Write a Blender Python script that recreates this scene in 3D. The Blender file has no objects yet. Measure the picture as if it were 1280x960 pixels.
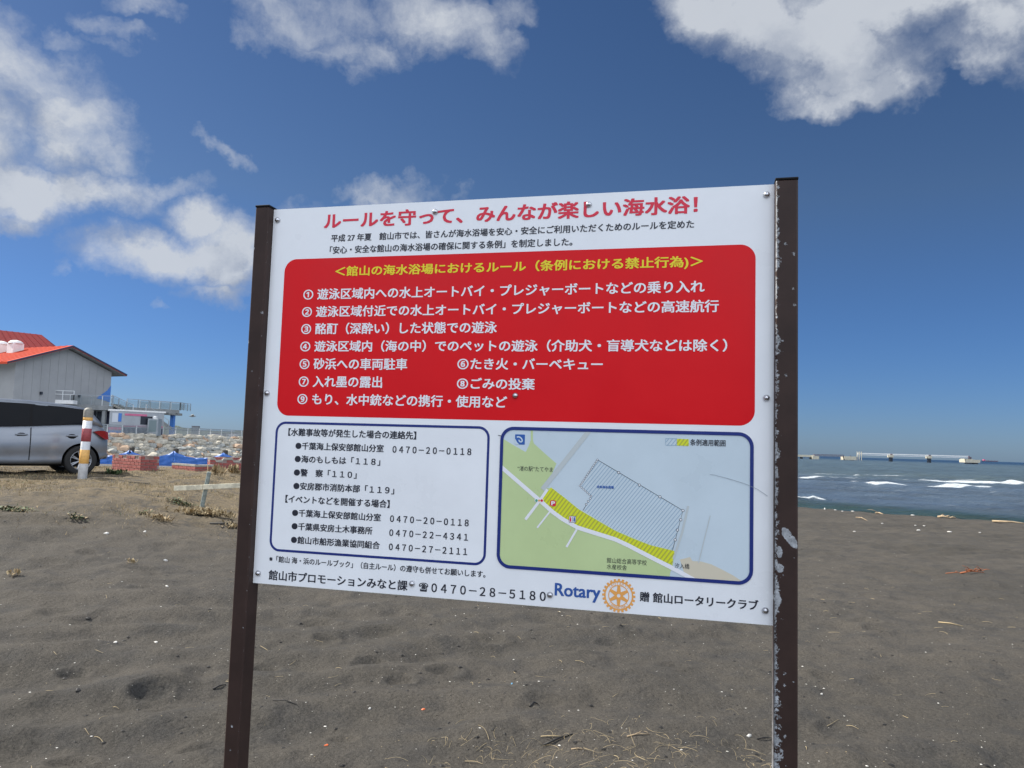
import bpy, bmesh, math, random
import numpy as np
from mathutils import Vector, Matrix, Euler, geometry

R_ = math.radians
rnd = random.Random(7)
scene = bpy.context.scene
COL = scene.collection

# ------------------------------------------------------------------ camera
EYE = Vector((0, 0, 1.55))
FPX = 966.04                      # focal length in photo pixels (photo 1280 x 960)
PITCH, ROLL = 0.08065, 0.03067
_f = Vector((0, math.cos(PITCH), math.sin(PITCH)))
_u = Vector((0, -math.sin(PITCH), math.cos(PITCH)))
_x = Vector((1, 0, 0))
CR = math.cos(ROLL) * _x + math.sin(ROLL) * _u
CU = -math.sin(ROLL) * _x + math.cos(ROLL) * _u
CF = _f
cam = bpy.data.cameras.new("camera")
cam.sensor_width = 36
cam.lens = FPX * 36 / 1280
cam.clip_start = 0.05
cam.clip_end = 60000
camo = bpy.data.objects.new("camera", cam)
COL.objects.link(camo)
camo.matrix_world = Matrix(((CR.x, CU.x, -CF.x, EYE.x), (CR.y, CU.y, -CF.y, EYE.y), (CR.z, CU.z, -CF.z, EYE.z), (0, 0, 0, 1)))
scene.camera = camo


def ray(px, py):
    return (CR * ((px - 640) / FPX) + CU * ((480 - py) / FPX) + CF)


def at(px, py, Y):
    """world point seen at photo pixel (px,py) at forward distance Y"""
    d = ray(px, py)
    return EYE + d * (Y / d.y)


# ------------------------------------------------------------------ light
SUN_EL = R_(42)
SUN_AZ = math.atan2(-0.95, 0.30)          # from +Y towards +X
sun_dir = Vector((math.sin(SUN_AZ) * math.cos(SUN_EL), math.cos(SUN_AZ) * math.cos(SUN_EL), math.sin(SUN_EL)))
sl = bpy.data.lights.new("sun", "SUN")
sl.energy = 3.7
sl.angle = R_(0.5)
sl.color = (1.0, 0.95, 0.87)
so = bpy.data.objects.new("sun", sl)
COL.objects.link(so)
so.rotation_euler = (-sun_dir).to_track_quat("-Z", "Y").to_euler()

world = bpy.data.worlds.new("World")
scene.world = world
world.use_nodes = True
scene.view_settings.view_transform = "Standard"
scene.view_settings.look = "None"
scene.view_settings.gamma = 1
scene.view_settings.exposure = 1.1
scene.render.engine = "CYCLES"
scene.cycles.max_bounces = 6
scene.cycles.use_denoising = True


class NT:
    """tiny node-building helper"""

    def __init__(s, tree):
        s.t = tree
        s.n = tree.nodes
        s.l = tree.links

    def node(s, ty, **kw):
        n = s.n.new(ty)
        for k, v in kw.items():
            setattr(n, k, v)
        return n

    def set(s, sock, v):
        if hasattr(v, "is_output") or isinstance(v, bpy.types.NodeSocket):
            s.l.new(v, sock)
        else:
            sock.default_value = v

    def math(s, op, a, b=0.0, c=None, clamp=False):
        n = s.node("ShaderNodeMath", operation=op)
        n.use_clamp = clamp
        s.set(n.inputs[0], a)
        s.set(n.inputs[1], b)
        if c is not None:
            s.set(n.inputs[2], c)
        return n.outputs[0]

    def vmath(s, op, a, b=(0, 0, 0), scale=None):
        n = s.node("ShaderNodeVectorMath", operation=op)
        s.set(n.inputs[0], a)
        if op not in ("LENGTH", "NORMALIZE"):
            s.set(n.inputs[1], b)
        if scale is not None:
            s.set(n.inputs["Scale"], scale)
        return n.outputs["Value"] if op in ("LENGTH", "DOT_PRODUCT", "DISTANCE") else n.outputs[0]

    def mix(s, f, a, b, blend="MIX"):
        n = s.node("ShaderNodeMix", data_type="RGBA", blend_type=blend)
        s.set(n.inputs[0], f)
        s.set(n.inputs[6], a if not isinstance(a, tuple) else (*a[:3], 1))
        s.set(n.inputs[7], b if not isinstance(b, tuple) else (*b[:3], 1))
        return n.outputs[2]

    def noise(s, vec, scale, detail=4, rough=0.55, dist=0.0, out="Fac", norm=True):
        n = s.node("ShaderNodeTexNoise")
        n.normalize = norm
        if vec is not None:
            s.l.new(vec, n.inputs["Vector"])
        n.inputs["Scale"].default_value = scale
        n.inputs["Detail"].default_value = detail
        n.inputs["Roughness"].default_value = rough
        n.inputs["Distortion"].default_value = dist
        return n.outputs[out]

    def ramp(s, f, lo, hi, a=0.0, b=1.0, smooth=True):
        n = s.node("ShaderNodeMapRange")
        n.interpolation_type = "SMOOTHSTEP" if smooth else "LINEAR"
        s.set(n.inputs[0], f)
        s.set(n.inputs[1], lo)
        s.set(n.inputs[2], hi)
        s.set(n.inputs[3], a)
        s.set(n.inputs[4], b)
        return n.outputs[0]

    def mapping(s, vec, loc=(0, 0, 0), rot=(0, 0, 0), scale=(1, 1, 1), kind="POINT"):
        n = s.node("ShaderNodeMapping", vector_type=kind)
        s.l.new(vec, n.inputs[0])
        n.inputs[1].default_value = loc
        n.inputs[2].default_value = rot
        n.inputs[3].default_value = scale
        return n.outputs[0]


# ---- sky: Nishita sky with procedural cumulus fields fixed in world directions
CLOUDS = [  # photo px, py, rx, ry, rotation(deg), strength
    (0, 95, 120, 62, 20, 1.0), (70, 150, 100, 46, 20, 1.0), (130, 180, 52, 26, 15, .85), (-60, 140, 110, 80, 0, 1.0),
    (10, 232, 130, 42, 0, 1.0), (110, 225, 100, 36, 4, 1.0), (205, 222, 60, 17, -5, .75), (0, 262, 70, 22, 0, .75),
    (245, 268, 50, 36, 0, 1.0), (215, 318, 110, 38, 8, 1.0), (290, 320, 88, 58, 12, 1.1), (285, 372, 60, 17, 8, .75),
    (370, 300, 75, 50, 0, .9), (286, 192, 44, 11, 26, .62), (72, 326, 20, 14, -50, .42), (205, 388, 20, 7, 20, .42),
    (110, 30, 56, 18, 28, .5), (165, 8, 44, 18, 15, .52), (120, 58, 34, 10, 25, .42), (60, 45, 40, 18, 30, .6),
    (390, 22, 110, 36, 12, .66), (430, 58, 80, 26, 25, .6), (545, 18, 80, 46, 10, .86), (490, 66, 46, 22, 10, .56),
    (600, 50, 52, 34, 40, .6), (345, 45, 60, 20, 0, .48), (640, 10, 40, 30, 0, .4),
    (500, 236, 66, 24, -6, .72), (572, 240, 26, 12, 0, .48), (465, 244, 40, 14, 0, .6),
    (880, 10, 84, 46, 35, .9), (960, 40, 110, 56, 25, 1.1), (1050, 62, 110, 58, 15, 1.1), (1075, 112, 80, 28, -4, .95),
    (1110, 8, 170, 56, 0, 1.2), (1235, 42, 90, 44, 0, .95), (1200, 70, 60, 26, 0, .66), (1320, 20, 110, 66, 0, 1.0),
    # beyond the frame the same broken cumulus goes on
    (-330, 120, 200, 90, 0, 1.0), (-420, 330, 240, 50, 0, .9), (300, -240, 240, 90, 0, .9), (950, -240, 330, 110, 0, 1.0),
    (1650, 150, 180, 80, 0, .9), (1750, 380, 200, 40, 0, .7), (-160, -160, 180, 100, 0, .9),
]
cg = bpy.data.node_groups.new("cloud_density", "ShaderNodeTree")
cg.interface.new_socket("Vector", in_out="INPUT", socket_type="NodeSocketVector")
cg.interface.new_socket("Density", in_out="OUTPUT", socket_type="NodeSocketFloat")
g = NT(cg)
gi = g.node("NodeGroupInput")
go_ = g.node("NodeGroupOutput")
V = gi.outputs[0]
wn = g.noise(V, 6.0, 6, 0.62, out="Color")
wv = g.vmath("SCALE", g.vmath("SUBTRACT", wn, (0.5, 0.5, 0.5)), scale=0.16)
VW = g.vmath("ADD", V, wv)
# the rest of the sky: broken cumulus everywhere but in the stretch the photograph shows
nrest = g.noise(V, 2.6, 3, 0.5)
toview = g.vmath("DOT_PRODUCT", V, tuple((CF + CU * 0.05).normalized()))
updown = g.node("ShaderNodeSeparateXYZ")
g.l.new(V, updown.inputs[0])
rest = g.math("MULTIPLY", g.ramp(nrest, 0.34, 0.54, 0.0, 1.15), g.ramp(toview, 0.62, 0.40))
best = g.math("MULTIPLY", rest, g.ramp(updown.outputs[2], 0.02, 0.16))
for (px, py, rx, ry, rot, st) in CLOUDS:
    c = ray(px, py).normalized()
    k = 1 / ray(px, py).length
    a = R_(-rot)
    rt = (CR - c * CR.dot(c)).normalized()
    up = c.cross(rt) * -1
    if up.dot(CU) < 0:
        up = -up
    r2 = rt * math.cos(a) + up * math.sin(a)
    u2 = -rt * math.sin(a) + up * math.cos(a)
    third = r2.cross(u2)
    M = Matrix((r2, u2, third)).transposed()
    mp = g.mapping(VW, loc=c, rot=M.to_euler(), scale=(rx * 1.15 * k / FPX, ry * 1.25 * k / FPX, 0.5), kind="TEXTURE")
    ln = g.vmath("LENGTH", mp)
    v = g.ramp(ln, 1.35, 0.0, 0.0, st, smooth=True)
    best = g.math("MAXIMUM", best, v)
n1 = g.noise(V, 9.0, 8, 0.6)
n1b = g.noise(V, 26.0, 8, 0.72)
d = g.math("ADD", best, g.math("MULTIPLY", g.math("SUBTRACT", n1, 0.5), 1.15))
d = g.math("ADD", d, g.math("MULTIPLY", g.math("SUBTRACT", n1b, 0.5), 0.42))
# torn, combed out edges: fine noise drawn out along the wind
wisp = g.noise(g.mapping(VW, rot=(0, R_(24), 0), scale=(11, 11, 34)), 1.0, 9, 0.68)
d = g.math("ADD", d, g.math("MULTIPLY", g.math("SUBTRACT", wisp, 0.5), 0.55))
d = g.math("MULTIPLY", d, g.ramp(best, 0.0, 0.25))
d = g.ramp(d, 0.14, 1.12, 0.0, 1.0, smooth=False)
g.l.new(d, go_.inputs[0])

w = NT(world.node_tree)
for n in list(w.n):
    w.n.remove(n)
tc = w.node("ShaderNodeTexCoord")
dirv = tc.outputs["Generated"]
sky = w.node("ShaderNodeTexSky", sky_type="NISHITA")
sky.sun_disc = False
sky.sun_elevation = SUN_EL
sky.sun_rotation = SUN_AZ
sky.altitude = 0
sky.air_density = 1.0
sky.dust_density = 0.3
sky.ozone_density = 1.6
gr1 = w.node("ShaderNodeGroup")
gr1.node_tree = cg
w.l.new(dirv, gr1.inputs[0])
gr2 = w.node("ShaderNodeGroup")
gr2.node_tree = cg
w.l.new(w.vmath("ADD", dirv, tuple((sun_dir * 0.045) + Vector((0, 0, 0.02)))), gr2.inputs[0])
dens = gr1.outputs[0]
cover = w.math("POWER", w.ramp(dens, 0.0, 0.78, 0, 1, smooth=False), 1.15)
lit = w.math("SUBTRACT", w.math("MULTIPLY", dens, 0.75), gr2.outputs[0])      # thinner towards the sun = brighter
lit = w.ramp(lit, -0.62, 0.12, 0.0, 1.0)
detail = w.noise(dirv, 22.0, 5, 0.6)
lit = w.math("ADD", lit, w.math("MULTIPLY", w.math("SUBTRACT", detail, 0.5), 0.32), clamp=True)
ccol = w.mix(lit, (1.70, 1.92, 2.35), (2.85, 3.02, 3.28))
# unseen clouds behind the camera are boosted to light the board
anti = w.vmath("DOT_PRODUCT", dirv, tuple(Vector((-sun_dir.x, -sun_dir.y, 0)).normalized()))
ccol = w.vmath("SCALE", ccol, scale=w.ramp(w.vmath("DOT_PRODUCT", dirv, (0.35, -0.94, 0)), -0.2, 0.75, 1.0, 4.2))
sat = w.node("ShaderNodeHueSaturation")
sat.inputs["Saturation"].default_value = 1.16
sat.inputs["Value"].default_value = 0.33
zs = w.node("ShaderNodeSeparateXYZ")
w.l.new(dirv, zs.inputs[0])
tint = w.mix(w.ramp(zs.outputs[2], 0.0, 0.30, smooth=False), (0.52, 0.76, 1.38), (0.86, 0.88, 1.01))
w.l.new(w.mix(1.0, sky.outputs[0], tint, "MULTIPLY"), sat.inputs["Color"])
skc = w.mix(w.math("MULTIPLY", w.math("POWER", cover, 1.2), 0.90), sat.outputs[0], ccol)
bg = w.node("ShaderNodeBackground")
bg.inputs[1].default_value = 0.1
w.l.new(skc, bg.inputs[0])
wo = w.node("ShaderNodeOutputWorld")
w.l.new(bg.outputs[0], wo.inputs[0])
world.cycles.sampling_method = "MANUAL"
world.cycles.sample_map_resolution = 1024


# ------------------------------------------------------------------ object helpers
def tag(o, label=None, cat=None, group=None, kind=None):
    if label:
        o["label"] = label
    if cat:
        o["category"] = cat
    if group:
        o["group"] = group
    if kind:
        o["kind"] = kind
    return o


def empty(name, loc=(0, 0, 0), rz=0.0, label=None, cat=None, group=None, kind=None):
    o = bpy.data.objects.new(name, None)
    COL.objects.link(o)
    o.empty_display_size = 0.2
    o.location = loc
    o.rotation_euler = (0, 0, rz)
    return tag(o, label, cat, group, kind)


def link(name, me, parent=None, loc=None, rot=None, scale=None):
    o = bpy.data.objects.new(name, me)
    COL.objects.link(o)
    if parent is not None:
        o.parent = parent
    if loc is not None:
        o.location = loc
    if rot is not None:
        o.rotation_euler = rot
    if scale is not None:
        o.scale = scale
    return o


def finish(name, bm, mat, parent=None, smooth=False, loc=None, rot=None, recalc=True):
    if recalc:
        bmesh.ops.recalc_face_normals(bm, faces=bm.faces)
    me = bpy.data.meshes.new(name)
    bm.to_mesh(me)
    bm.free()
    if smooth:
        me.polygons.foreach_set("use_smooth", [True] * len(me.polygons))
        me.update()
    if mat is not None:
        me.materials.append(mat)
    return link(name, me, parent, loc, rot)


def pydata(name, verts, faces, mat, parent=None, smooth=False, loc=None, rot=None):
    me = bpy.data.meshes.new(name)
    me.from_pydata([tuple(v) for v in verts], [], faces)
    if smooth:
        me.polygons.foreach_set("use_smooth", [True] * len(me.polygons))
    me.update()
    if mat is not None:
        me.materials.append(mat)
    return link(name, me, parent, loc, rot)


def box(bm, c, s, rot=None, bevel=0.0):
    """axis box centre c size s"""
    r = bmesh.ops.create_cube(bm, size=1.0)
    vs = r["verts"]
    bmesh.ops.scale(bm, vec=s, verts=vs)
    if bevel > 0:
        es = list({e for v in vs for e in v.link_edges})
        rr = bmesh.ops.bevel(bm, geom=es, offset=bevel, segments=1, affect="EDGES", profile=0.5)
        vs = list({v for f in rr["faces"] for v in f.verts} | {v for v in vs if v.is_valid})
    if rot is not None:
        bmesh.ops.rotate(bm, cent=(0, 0, 0), matrix=rot.to_matrix() if hasattr(rot, "to_matrix") else rot, verts=vs)
    bmesh.ops.translate(bm, vec=c, verts=vs)
    return vs


def beam(bm, a, b, w, h=None, up=Vector((0, 0, 1))):
    """rectangular bar from a to b"""
    a, b = Vector(a), Vector(b)
    h = w if h is None else h
    d = (b - a)
    L = d.length
    d.normalize()
    if abs(d.dot(up)) > 0.98:
        up = Vector((1, 0, 0))
    s = d.cross(up).normalized()
    t = s.cross(d).normalized()
    M = Matrix((s, d, t)).transposed()
    return box(bm, (a + b) / 2, (w, L, h), M)


def tube(bm, pts, radii, seg=10, caps=True):
    pts = [Vector(p) for p in pts]
    rings = []
    for i, p in enumerate(pts):
        d = (pts[min(i + 1, len(pts) - 1)] - pts[max(i - 1, 0)]).normalized()
        up = Vector((0, 0, 1)) if abs(d.z) < 0.9 else Vector((1, 0, 0))
        s = d.cross(up).normalized()
        t = s.cross(d).normalized()
        r = radii[i] if isinstance(radii, (list, tuple)) else radii
        rings.append([bm.verts.new(p + (s * math.cos(2 * math.pi * k / seg) + t * math.sin(2 * math.pi * k / seg)) * r) for k in range(seg)])
    for i in range(len(rings) - 1):
        for k in range(seg):
            bm.faces.new((rings[i][k], rings[i][(k + 1) % seg], rings[i + 1][(k + 1) % seg], rings[i + 1][k]))
    if caps:
        bm.faces.new(rings[0])
        bm.faces.new(rings[-1])


def lathe(bm, prof, seg=24, M=None):
    """prof list of (r,z) around z"""
    rings = []
    for r, z in prof:
        if r < 1e-6:
            rings.append([bm.verts.new((0, 0, z))])
        else:
            rings.append([bm.verts.new((r * math.cos(2 * math.pi * k / seg), r * math.sin(2 * math.pi * k / seg), z)) for k in range(seg)])
    for a, b in zip(rings, rings[1:]):
        for k in range(seg):
            k2 = (k + 1) % seg
            if len(a) == 1 and len(b) == 1:
                continue
            if len(a) == 1:
                bm.faces.new((a[0], b[k2], b[k]))
            elif len(b) == 1:
                bm.faces.new((a[k], a[k2], b[0]))
            else:
                bm.faces.new((a[k], a[k2], b[k2], b[k]))
    if M is not None:
        bmesh.ops.transform(bm, matrix=M, verts=[v for r in rings for v in r])


def extrude_poly(bm, pts2, depth, to3):
    """prism: polygon pts2 mapped by to3(x,y,offset)"""
    a = [bm.verts.new(to3(x, y, 0)) for x, y in pts2]
    b = [bm.verts.new(to3(x, y, depth)) for x, y in pts2]
    n = len(a)
    bm.faces.new(a)
    bm.faces.new(b[::-1])
    for i in range(n):
        bm.faces.new((a[i], a[(i + 1) % n], b[(i + 1) % n], b[i]))


# ------------------------------------------------------------------ materials
def mat(name, col=(0.5, 0.5, 0.5), rough=0.6, metal=0.0, spec=None, var=0.0, vscale=6.0, bump=0.0, bscale=40.0, speck=None, coat=0.0):
    m = bpy.data.materials.new(name)
    m.use_nodes = True
    t = NT(m.node_tree)
    p = t.n["Principled BSDF"]
    p.inputs["Base Color"].default_value = (*col, 1)
    p.inputs["Roughness"].default_value = rough
    p.inputs["Metallic"].default_value = metal
    if coat:
        p.inputs["Coat Weight"].default_value = coat
    if spec is not None:
        p.inputs["Specular IOR Level"].default_value = spec
    oc = t.node("ShaderNodeTexCoord").outputs["Object"]
    if var > 0:
        n = t.noise(oc, vscale, 6, 0.6)
        f = t.ramp(n, 0.3, 0.7, 1 - var, 1 + var)
        c = t.mix(1.0, tuple(col), (1, 1, 1), "MULTIPLY")
        vm = t.vmath("SCALE", c, scale=f)
        t.l.new(vm, p.inputs["Base Color"])
        t.l.new(t.ramp(n, 0.2, 0.8, max(rough - 0.1, 0.02), min(rough + 0.12, 1)), p.inputs["Roughness"])
    if bump > 0:
        b = t.node("ShaderNodeBump")
        b.inputs["Strength"].default_value = bump
        b.inputs["Distance"].default_value = 0.02
        t.l.new(t.noise(oc, bscale, 5, 0.6), b.inputs["Height"])
        t.l.new(b.outputs[0], p.inputs["Normal"])
    return m


def sand_mat():
    m = bpy.data.materials.new("dark_sand")
    m.use_nodes = True
    t = NT(m.node_tree)
    p = t.n["Principled BSDF"]
    co = t.node("ShaderNodeNewGeometry").outputs["Position"]
    big = t.noise(co, 0.35, 5, 0.55)
    mid = t.noise(co, 3.0, 6, 0.6)
    fine = t.noise(co, 60.0, 6, 0.75)
    grit = t.noise(co, 260.0, 3, 0.7)
    c = t.mix(t.ramp(big, 0.3, 0.7), (0.057, 0.052, 0.044), (0.075, 0.067, 0.056))
    c = t.mix(t.math("MULTIPLY", t.ramp(mid, 0.42, 0.72), 0.8), c, (0.046, 0.044, 0.041))
    f = t.math("ADD", t.math("MULTIPLY", fine, 0.9), t.math("MULTIPLY", grit, 0.9))
    c = t.vmath("SCALE", c, scale=t.ramp(f, 0.55, 1.25, 0.45, 1.6))
    # tiny pale grains and shell crumbs
    vo = t.node("ShaderNodeTexVoronoi", feature="F1")
    vo.inputs["Scale"].default_value = 42.0
    t.l.new(co, vo.inputs["Vector"])
    pick = t.math("GREATER_THAN", t.node("ShaderNodeSeparateColor").outputs[0], 2)
    sc = t.node("ShaderNodeSeparateColor")
    t.l.new(vo.outputs["Color"], sc.inputs[0])
    dot = t.math("MULTIPLY", t.math("LESS_THAN", vo.outputs["Distance"], 0.15), t.math("GREATER_THAN", sc.outputs[0], 0.955))
    c = t.mix(t.math("MULTIPLY", dot, 0.85), c, (0.30, 0.28, 0.24))
    dot2 = t.math("MULTIPLY", t.math("LESS_THAN", vo.outputs["Distance"], 0.25), t.math("GREATER_THAN", sc.outputs[1], 0.95))
    c = t.mix(t.math("MULTIPLY", dot2, 0.8), c, (0.02, 0.018, 0.015))
    # dry turf where the attribute says so
    at_ = t.node("ShaderNodeAttribute", attribute_name="turf")
    tn = t.noise(co, 5.0, 7, 0.7)
    tf = t.math("MULTIPLY", at_.outputs["Fac"], t.ramp(tn, 0.32, 0.55), clamp=True)
    tcol = t.mix(t.ramp(t.noise(co, 30.0, 5, 0.8), 0.35, 0.65), (0.11, 0.086, 0.052), (0.24, 0.185, 0.11))
    c = t.mix(t.math("MULTIPLY", tf, 0.9), c, tcol)
    # wet band near the water, paved ground beyond the turf
    ap = t.node("ShaderNodeAttribute", attribute_name="paved")
    c = t.mix(ap.outputs["Fac"], c, t.mix(t.ramp(mid, 0.3, 0.7), (0.11, 0.11, 0.11), (0.15, 0.145, 0.14)))
    t.l.new(c, p.inputs["Base Color"])
    p.inputs["Roughness"].default_value = 0.95
    p.inputs["Specular IOR Level"].default_value = 0.2
    b1 = t.node("ShaderNodeBump")
    b1.inputs["Strength"].default_value = 0.95
    b1.inputs["Distance"].default_value = 0.02
    t.l.new(t.noise(co, 28.0, 7, 0.65), b1.inputs["Height"])
    b2 = t.node("ShaderNodeBump")
    b2.inputs["Strength"].default_value = 0.8
    b2.inputs["Distance"].default_value = 0.004
    t.l.new(t.noise(co, 170.0, 4, 0.7), b2.inputs["Height"])
    t.l.new(b1.outputs[0], b2.inputs["Normal"])
    t.l.new(b2.outputs[0], p.inputs["Normal"])
    return m


def water_mat():
    m = bpy.data.materials.new("sea_water")
    m.use_nodes = True
    t = NT(m.node_tree)
    p = t.n["Principled BSDF"]
    co = t.node("ShaderNodeNewGeometry").outputs["Position"]
    sp = t.node("ShaderNodeSeparateXYZ")
    t.l.new(co, sp.inputs[0])
    # distance off the shore
    ds = t.math("ADD", t.math("MULTIPLY", sp.outputs[0], 0.65), t.math("MULTIPLY", sp.outputs[1], 0.76))
    ds = t.math("SUBTRACT", ds, 32.0)
    near = t.ramp(ds, 25.0, 33.0)
    mid = t.ramp(ds, 70.0, 140.0)
    far = t.ramp(ds, 500.0, 1500.0)
    c = t.mix(near, (0.022, 0.044, 0.034), (0.072, 0.102, 0.138))
    c = t.mix(mid, c, (0.072, 0.100, 0.108))
    c = t.mix(far, c, (0.010, 0.030, 0.060))
    pn = t.noise(t.mapping(co, scale=(0.03, 0.12, 1)), 1.0, 5, 0.6)
    c = t.vmath("SCALE", c, scale=t.ramp(pn, 0.3, 0.7, 0.72, 1.25))
    fa = t.node("ShaderNodeAttribute", attribute_name="foam").outputs["Fac"]
    fn = t.noise(t.mapping(co, scale=(0.6, 1.6, 1)), 1.0, 7, 0.7)
    fn2 = t.noise(t.mapping(co, scale=(0.9, 3.2, 1)), 1.0, 5, 0.7)
    foam = t.ramp(t.math("ADD", fa, t.math("MULTIPLY", t.math("SUBTRACT", fn, 0.5), 1.9)), 0.42, 0.85)
    foam = t.math("MULTIPLY", foam, t.ramp(t.math("ADD", fn2, t.math("MULTIPLY", fa, 0.5)), 0.35, 0.85, 0.25, 1.0))
    c = t.mix(foam, c, (0.56, 0.60, 0.62))
    t.l.new(c, p.inputs["Base Color"])
    t.l.new(t.ramp(foam, 0, 1, 0.28, 0.9), p.inputs["Roughness"])
    p.inputs["IOR"].default_value = 1.33
    p.inputs["Specular IOR Level"].default_value = 0.36
    hs = t.noise(t.mapping(co, rot=(0, 0, R_(-12)), scale=(0.22, 0.9, 1)), 1.0, 8, 0.62)
    hs2 = t.noise(t.mapping(co, rot=(0, 0, R_(8)), scale=(0.9, 2.6, 1)), 1.0, 6, 0.65)
    b = t.node("ShaderNodeBump")
    b.inputs["Strength"].default_value = 1.0
    b.inputs["Distance"].default_value = 1.1
    t.l.new(t.math("ADD", hs, t.math("MULTIPLY", hs2, 0.35)), b.inputs["Height"])
    t.l.new(b.outputs[0], p.inputs["Normal"])
    return m


def post_mat(name, edge_side, heavy):
    """brown baked enamel on aluminium with flaked pale corrosion along one edge"""
    m = bpy.data.materials.new(name)
    m.use_nodes = True
    t = NT(m.node_tree)
    p = t.n["Principled BSDF"]
    oc = t.node("ShaderNodeTexCoord").outputs["Object"]
    sp = t.node("ShaderNodeSeparateXYZ")
    t.l.new(oc, sp.inputs[0])
    base = t.mix(t.ramp(t.noise(oc, 9.0, 5, 0.6), 0.3, 0.7), (0.034, 0.020, 0.0165), (0.046, 0.027, 0.022))
    # distance in from the flaking edge (metres)
    e = t.math("MULTIPLY", t.math("SUBTRACT", sp.outputs[0], edge_side), 1.0 if edge_side < 0 else -1.0)
    zn = t.noise(t.mapping(oc, scale=(0, 0, 1)), 3.1, 3, 0.6)
    low = t.ramp(sp.outputs[2], 0.35, 1.15, 1.0, 0.0)
    w_ = t.math("ADD", t.ramp(zn, 0.35, 0.7, 0.004, 0.016 * heavy), t.math("MULTIPLY", low, 0.012 * heavy))
    en = t.noise(oc, 120.0, 5, 0.7)
    en2 = t.noise(oc, 38.0, 4, 0.7)
    edge = t.math("ADD", t.math("DIVIDE", e, w_), t.math("ADD", t.math("MULTIPLY", t.math("SUBTRACT", en, 0.5), 2.8), t.math("MULTIPLY", t.math("SUBTRACT", en2, 0.5), 7.0)))
    fl = t.ramp(edge, 0.95 if heavy > 0.5 else -0.35, 0.75 if heavy > 0.5 else -0.55, 0.0, 1.0 if heavy > 0.5 else 0.7)
    # scattered pits
    crackn = t.noise(oc, 260.0, 3, 0.7)
    vo = t.node("ShaderNodeTexVoronoi", feature="F1")
    vo.inputs["Scale"].default_value = 42.0
    t.l.new(t.mapping(oc, scale=(1, 1, 0.8)), vo.inputs["Vector"])
    sc = t.node("ShaderNodeSeparateColor")
    t.l.new(vo.outputs["Color"], sc.inputs[0])
    rad = t.math("MULTIPLY", t.math("POWER", sc.outputs[1], 3.0), 0.26)
    pit = t.math("MULTIPLY", t.math("LESS_THAN", t.math("ADD", vo.outputs["Distance"], t.math("MULTIPLY", t.math("SUBTRACT", crackn, 0.5), 0.55)), t.math("ADD", rad, 0.09)),
                 t.math("GREATER_THAN", sc.outputs[0], t.ramp(t.noise(oc, 4.0, 2, 0.5), 0.35, 0.65, 0.95, 0.74 if heavy > 0.5 else 0.90)))
    sy = sp.outputs[1]
    front = t.math("LESS_THAN", sy, -0.0285)
    fl = t.math("MULTIPLY", fl, t.math("MAXIMUM", front, t.math("MULTIPLY", low, 0.8) if heavy > 0.5 else 0.0))
    pit = t.math("MULTIPLY", pit, t.math("MAXIMUM", front, 0.0))
    crack = t.noise(oc, 210.0, 4, 0.75)
    fl = t.math("MULTIPLY", fl, t.ramp(t.math("SUBTRACT", crack, t.math("MULTIPLY", t.math("SUBTRACT", edge, 0.3), 0.10)), 0.41, 0.46))
    msk = t.math("MAXIMUM", fl, pit)
    if heavy > 0.5:
        # one large curved flake and two round ones, where the photograph shows them
        for (cx, cz, rx, rz, an, bite) in ((0.008, 1.300, 0.012, 0.036, R_(-36), (-0.018, -0.018, 0.016, 0.03)), (-0.019, 1.205, 0.010, 0.012, 0, None), (-0.024, 1.115, 0.010, 0.024, 0, None), (-0.020, 1.255, 0.008, 0.016, 0, None)):
            wob = t.vmath("SCALE", t.vmath("SUBTRACT", t.noise(oc, 45.0, 4, 0.65, out="Color"), (0.5, 0.5, 0.5)), scale=0.022)
            mp = t.mapping(t.vmath("ADD", oc, wob), loc=(cx, 0, cz), rot=(0, an, 0), scale=(rx, 1, rz), kind="TEXTURE")
            ln = t.vmath("LENGTH", t.vmath("MULTIPLY", mp, (1, 0, 1)))
            bl = t.math("ADD", ln, t.math("MULTIPLY", t.math("SUBTRACT", en2, 0.5), 1.1))
            k = t.ramp(bl, 1.05, 0.95)
            msk = t.math("MAXIMUM", msk, k)
    fc = t.mix(t.ramp(t.noise(oc, 70.0, 4, 0.7), 0.3, 0.7), (0.20, 0.21, 0.22), (0.46, 0.48, 0.50))
    fc = t.mix(t.math("GREATER_THAN", en, 0.62), fc, (0.13, 0.12, 0.12))
    t.l.new(t.mix(msk, base, fc), p.inputs["Base Color"])
    t.l.new(t.ramp(msk, 0, 1, 0.5, 0.8), p.inputs["Roughness"])
    p.inputs["Specular IOR Level"].default_value = 0.22
    b = t.node("ShaderNodeBump")
    b.inputs["Strength"].default_value = 0.6
    b.inputs["Distance"].default_value = 0.001
    t.l.new(t.math("SUBTRACT", t.math("MULTIPLY", en, 0.25), msk), b.inputs["Height"])
    t.l.new(b.outputs[0], p.inputs["Normal"])
    return m


M = {}
M["sand"] = sand_mat()
M["water"] = water_mat()
M["post_r"] = post_mat("flaking_brown_enamel", -0.034, 1.0)
M["post_l"] = post_mat("brown_enamel", 0.029, 0.30)
M["panel"] = mat("white_sign_film", (0.86, 0.88, 0.90), 0.32, var=0.03, vscale=4, spec=0.4)
M["red"] = mat("red_sign_print", (0.72, 0.004, 0.009), 0.34, var=0.03, vscale=3, spec=0.22)
M["navy"] = mat("navy_print", (0.012, 0.028, 0.19), 0.35, spec=0.4)
M["ink"] = mat("black_print", (0.020, 0.022, 0.035), 0.4, spec=0.4)
M["title"] = mat("pinkish_red_print", (0.72, 0.020, 0.055), 0.4, spec=0.4)
M["yellow"] = mat("yellow_print", (0.85, 0.70, 0.02), 0.4, spec=0.4)
M["white_ink"] = mat("white_print", (0.86, 0.86, 0.89), 0.4, spec=0.4)
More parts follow.
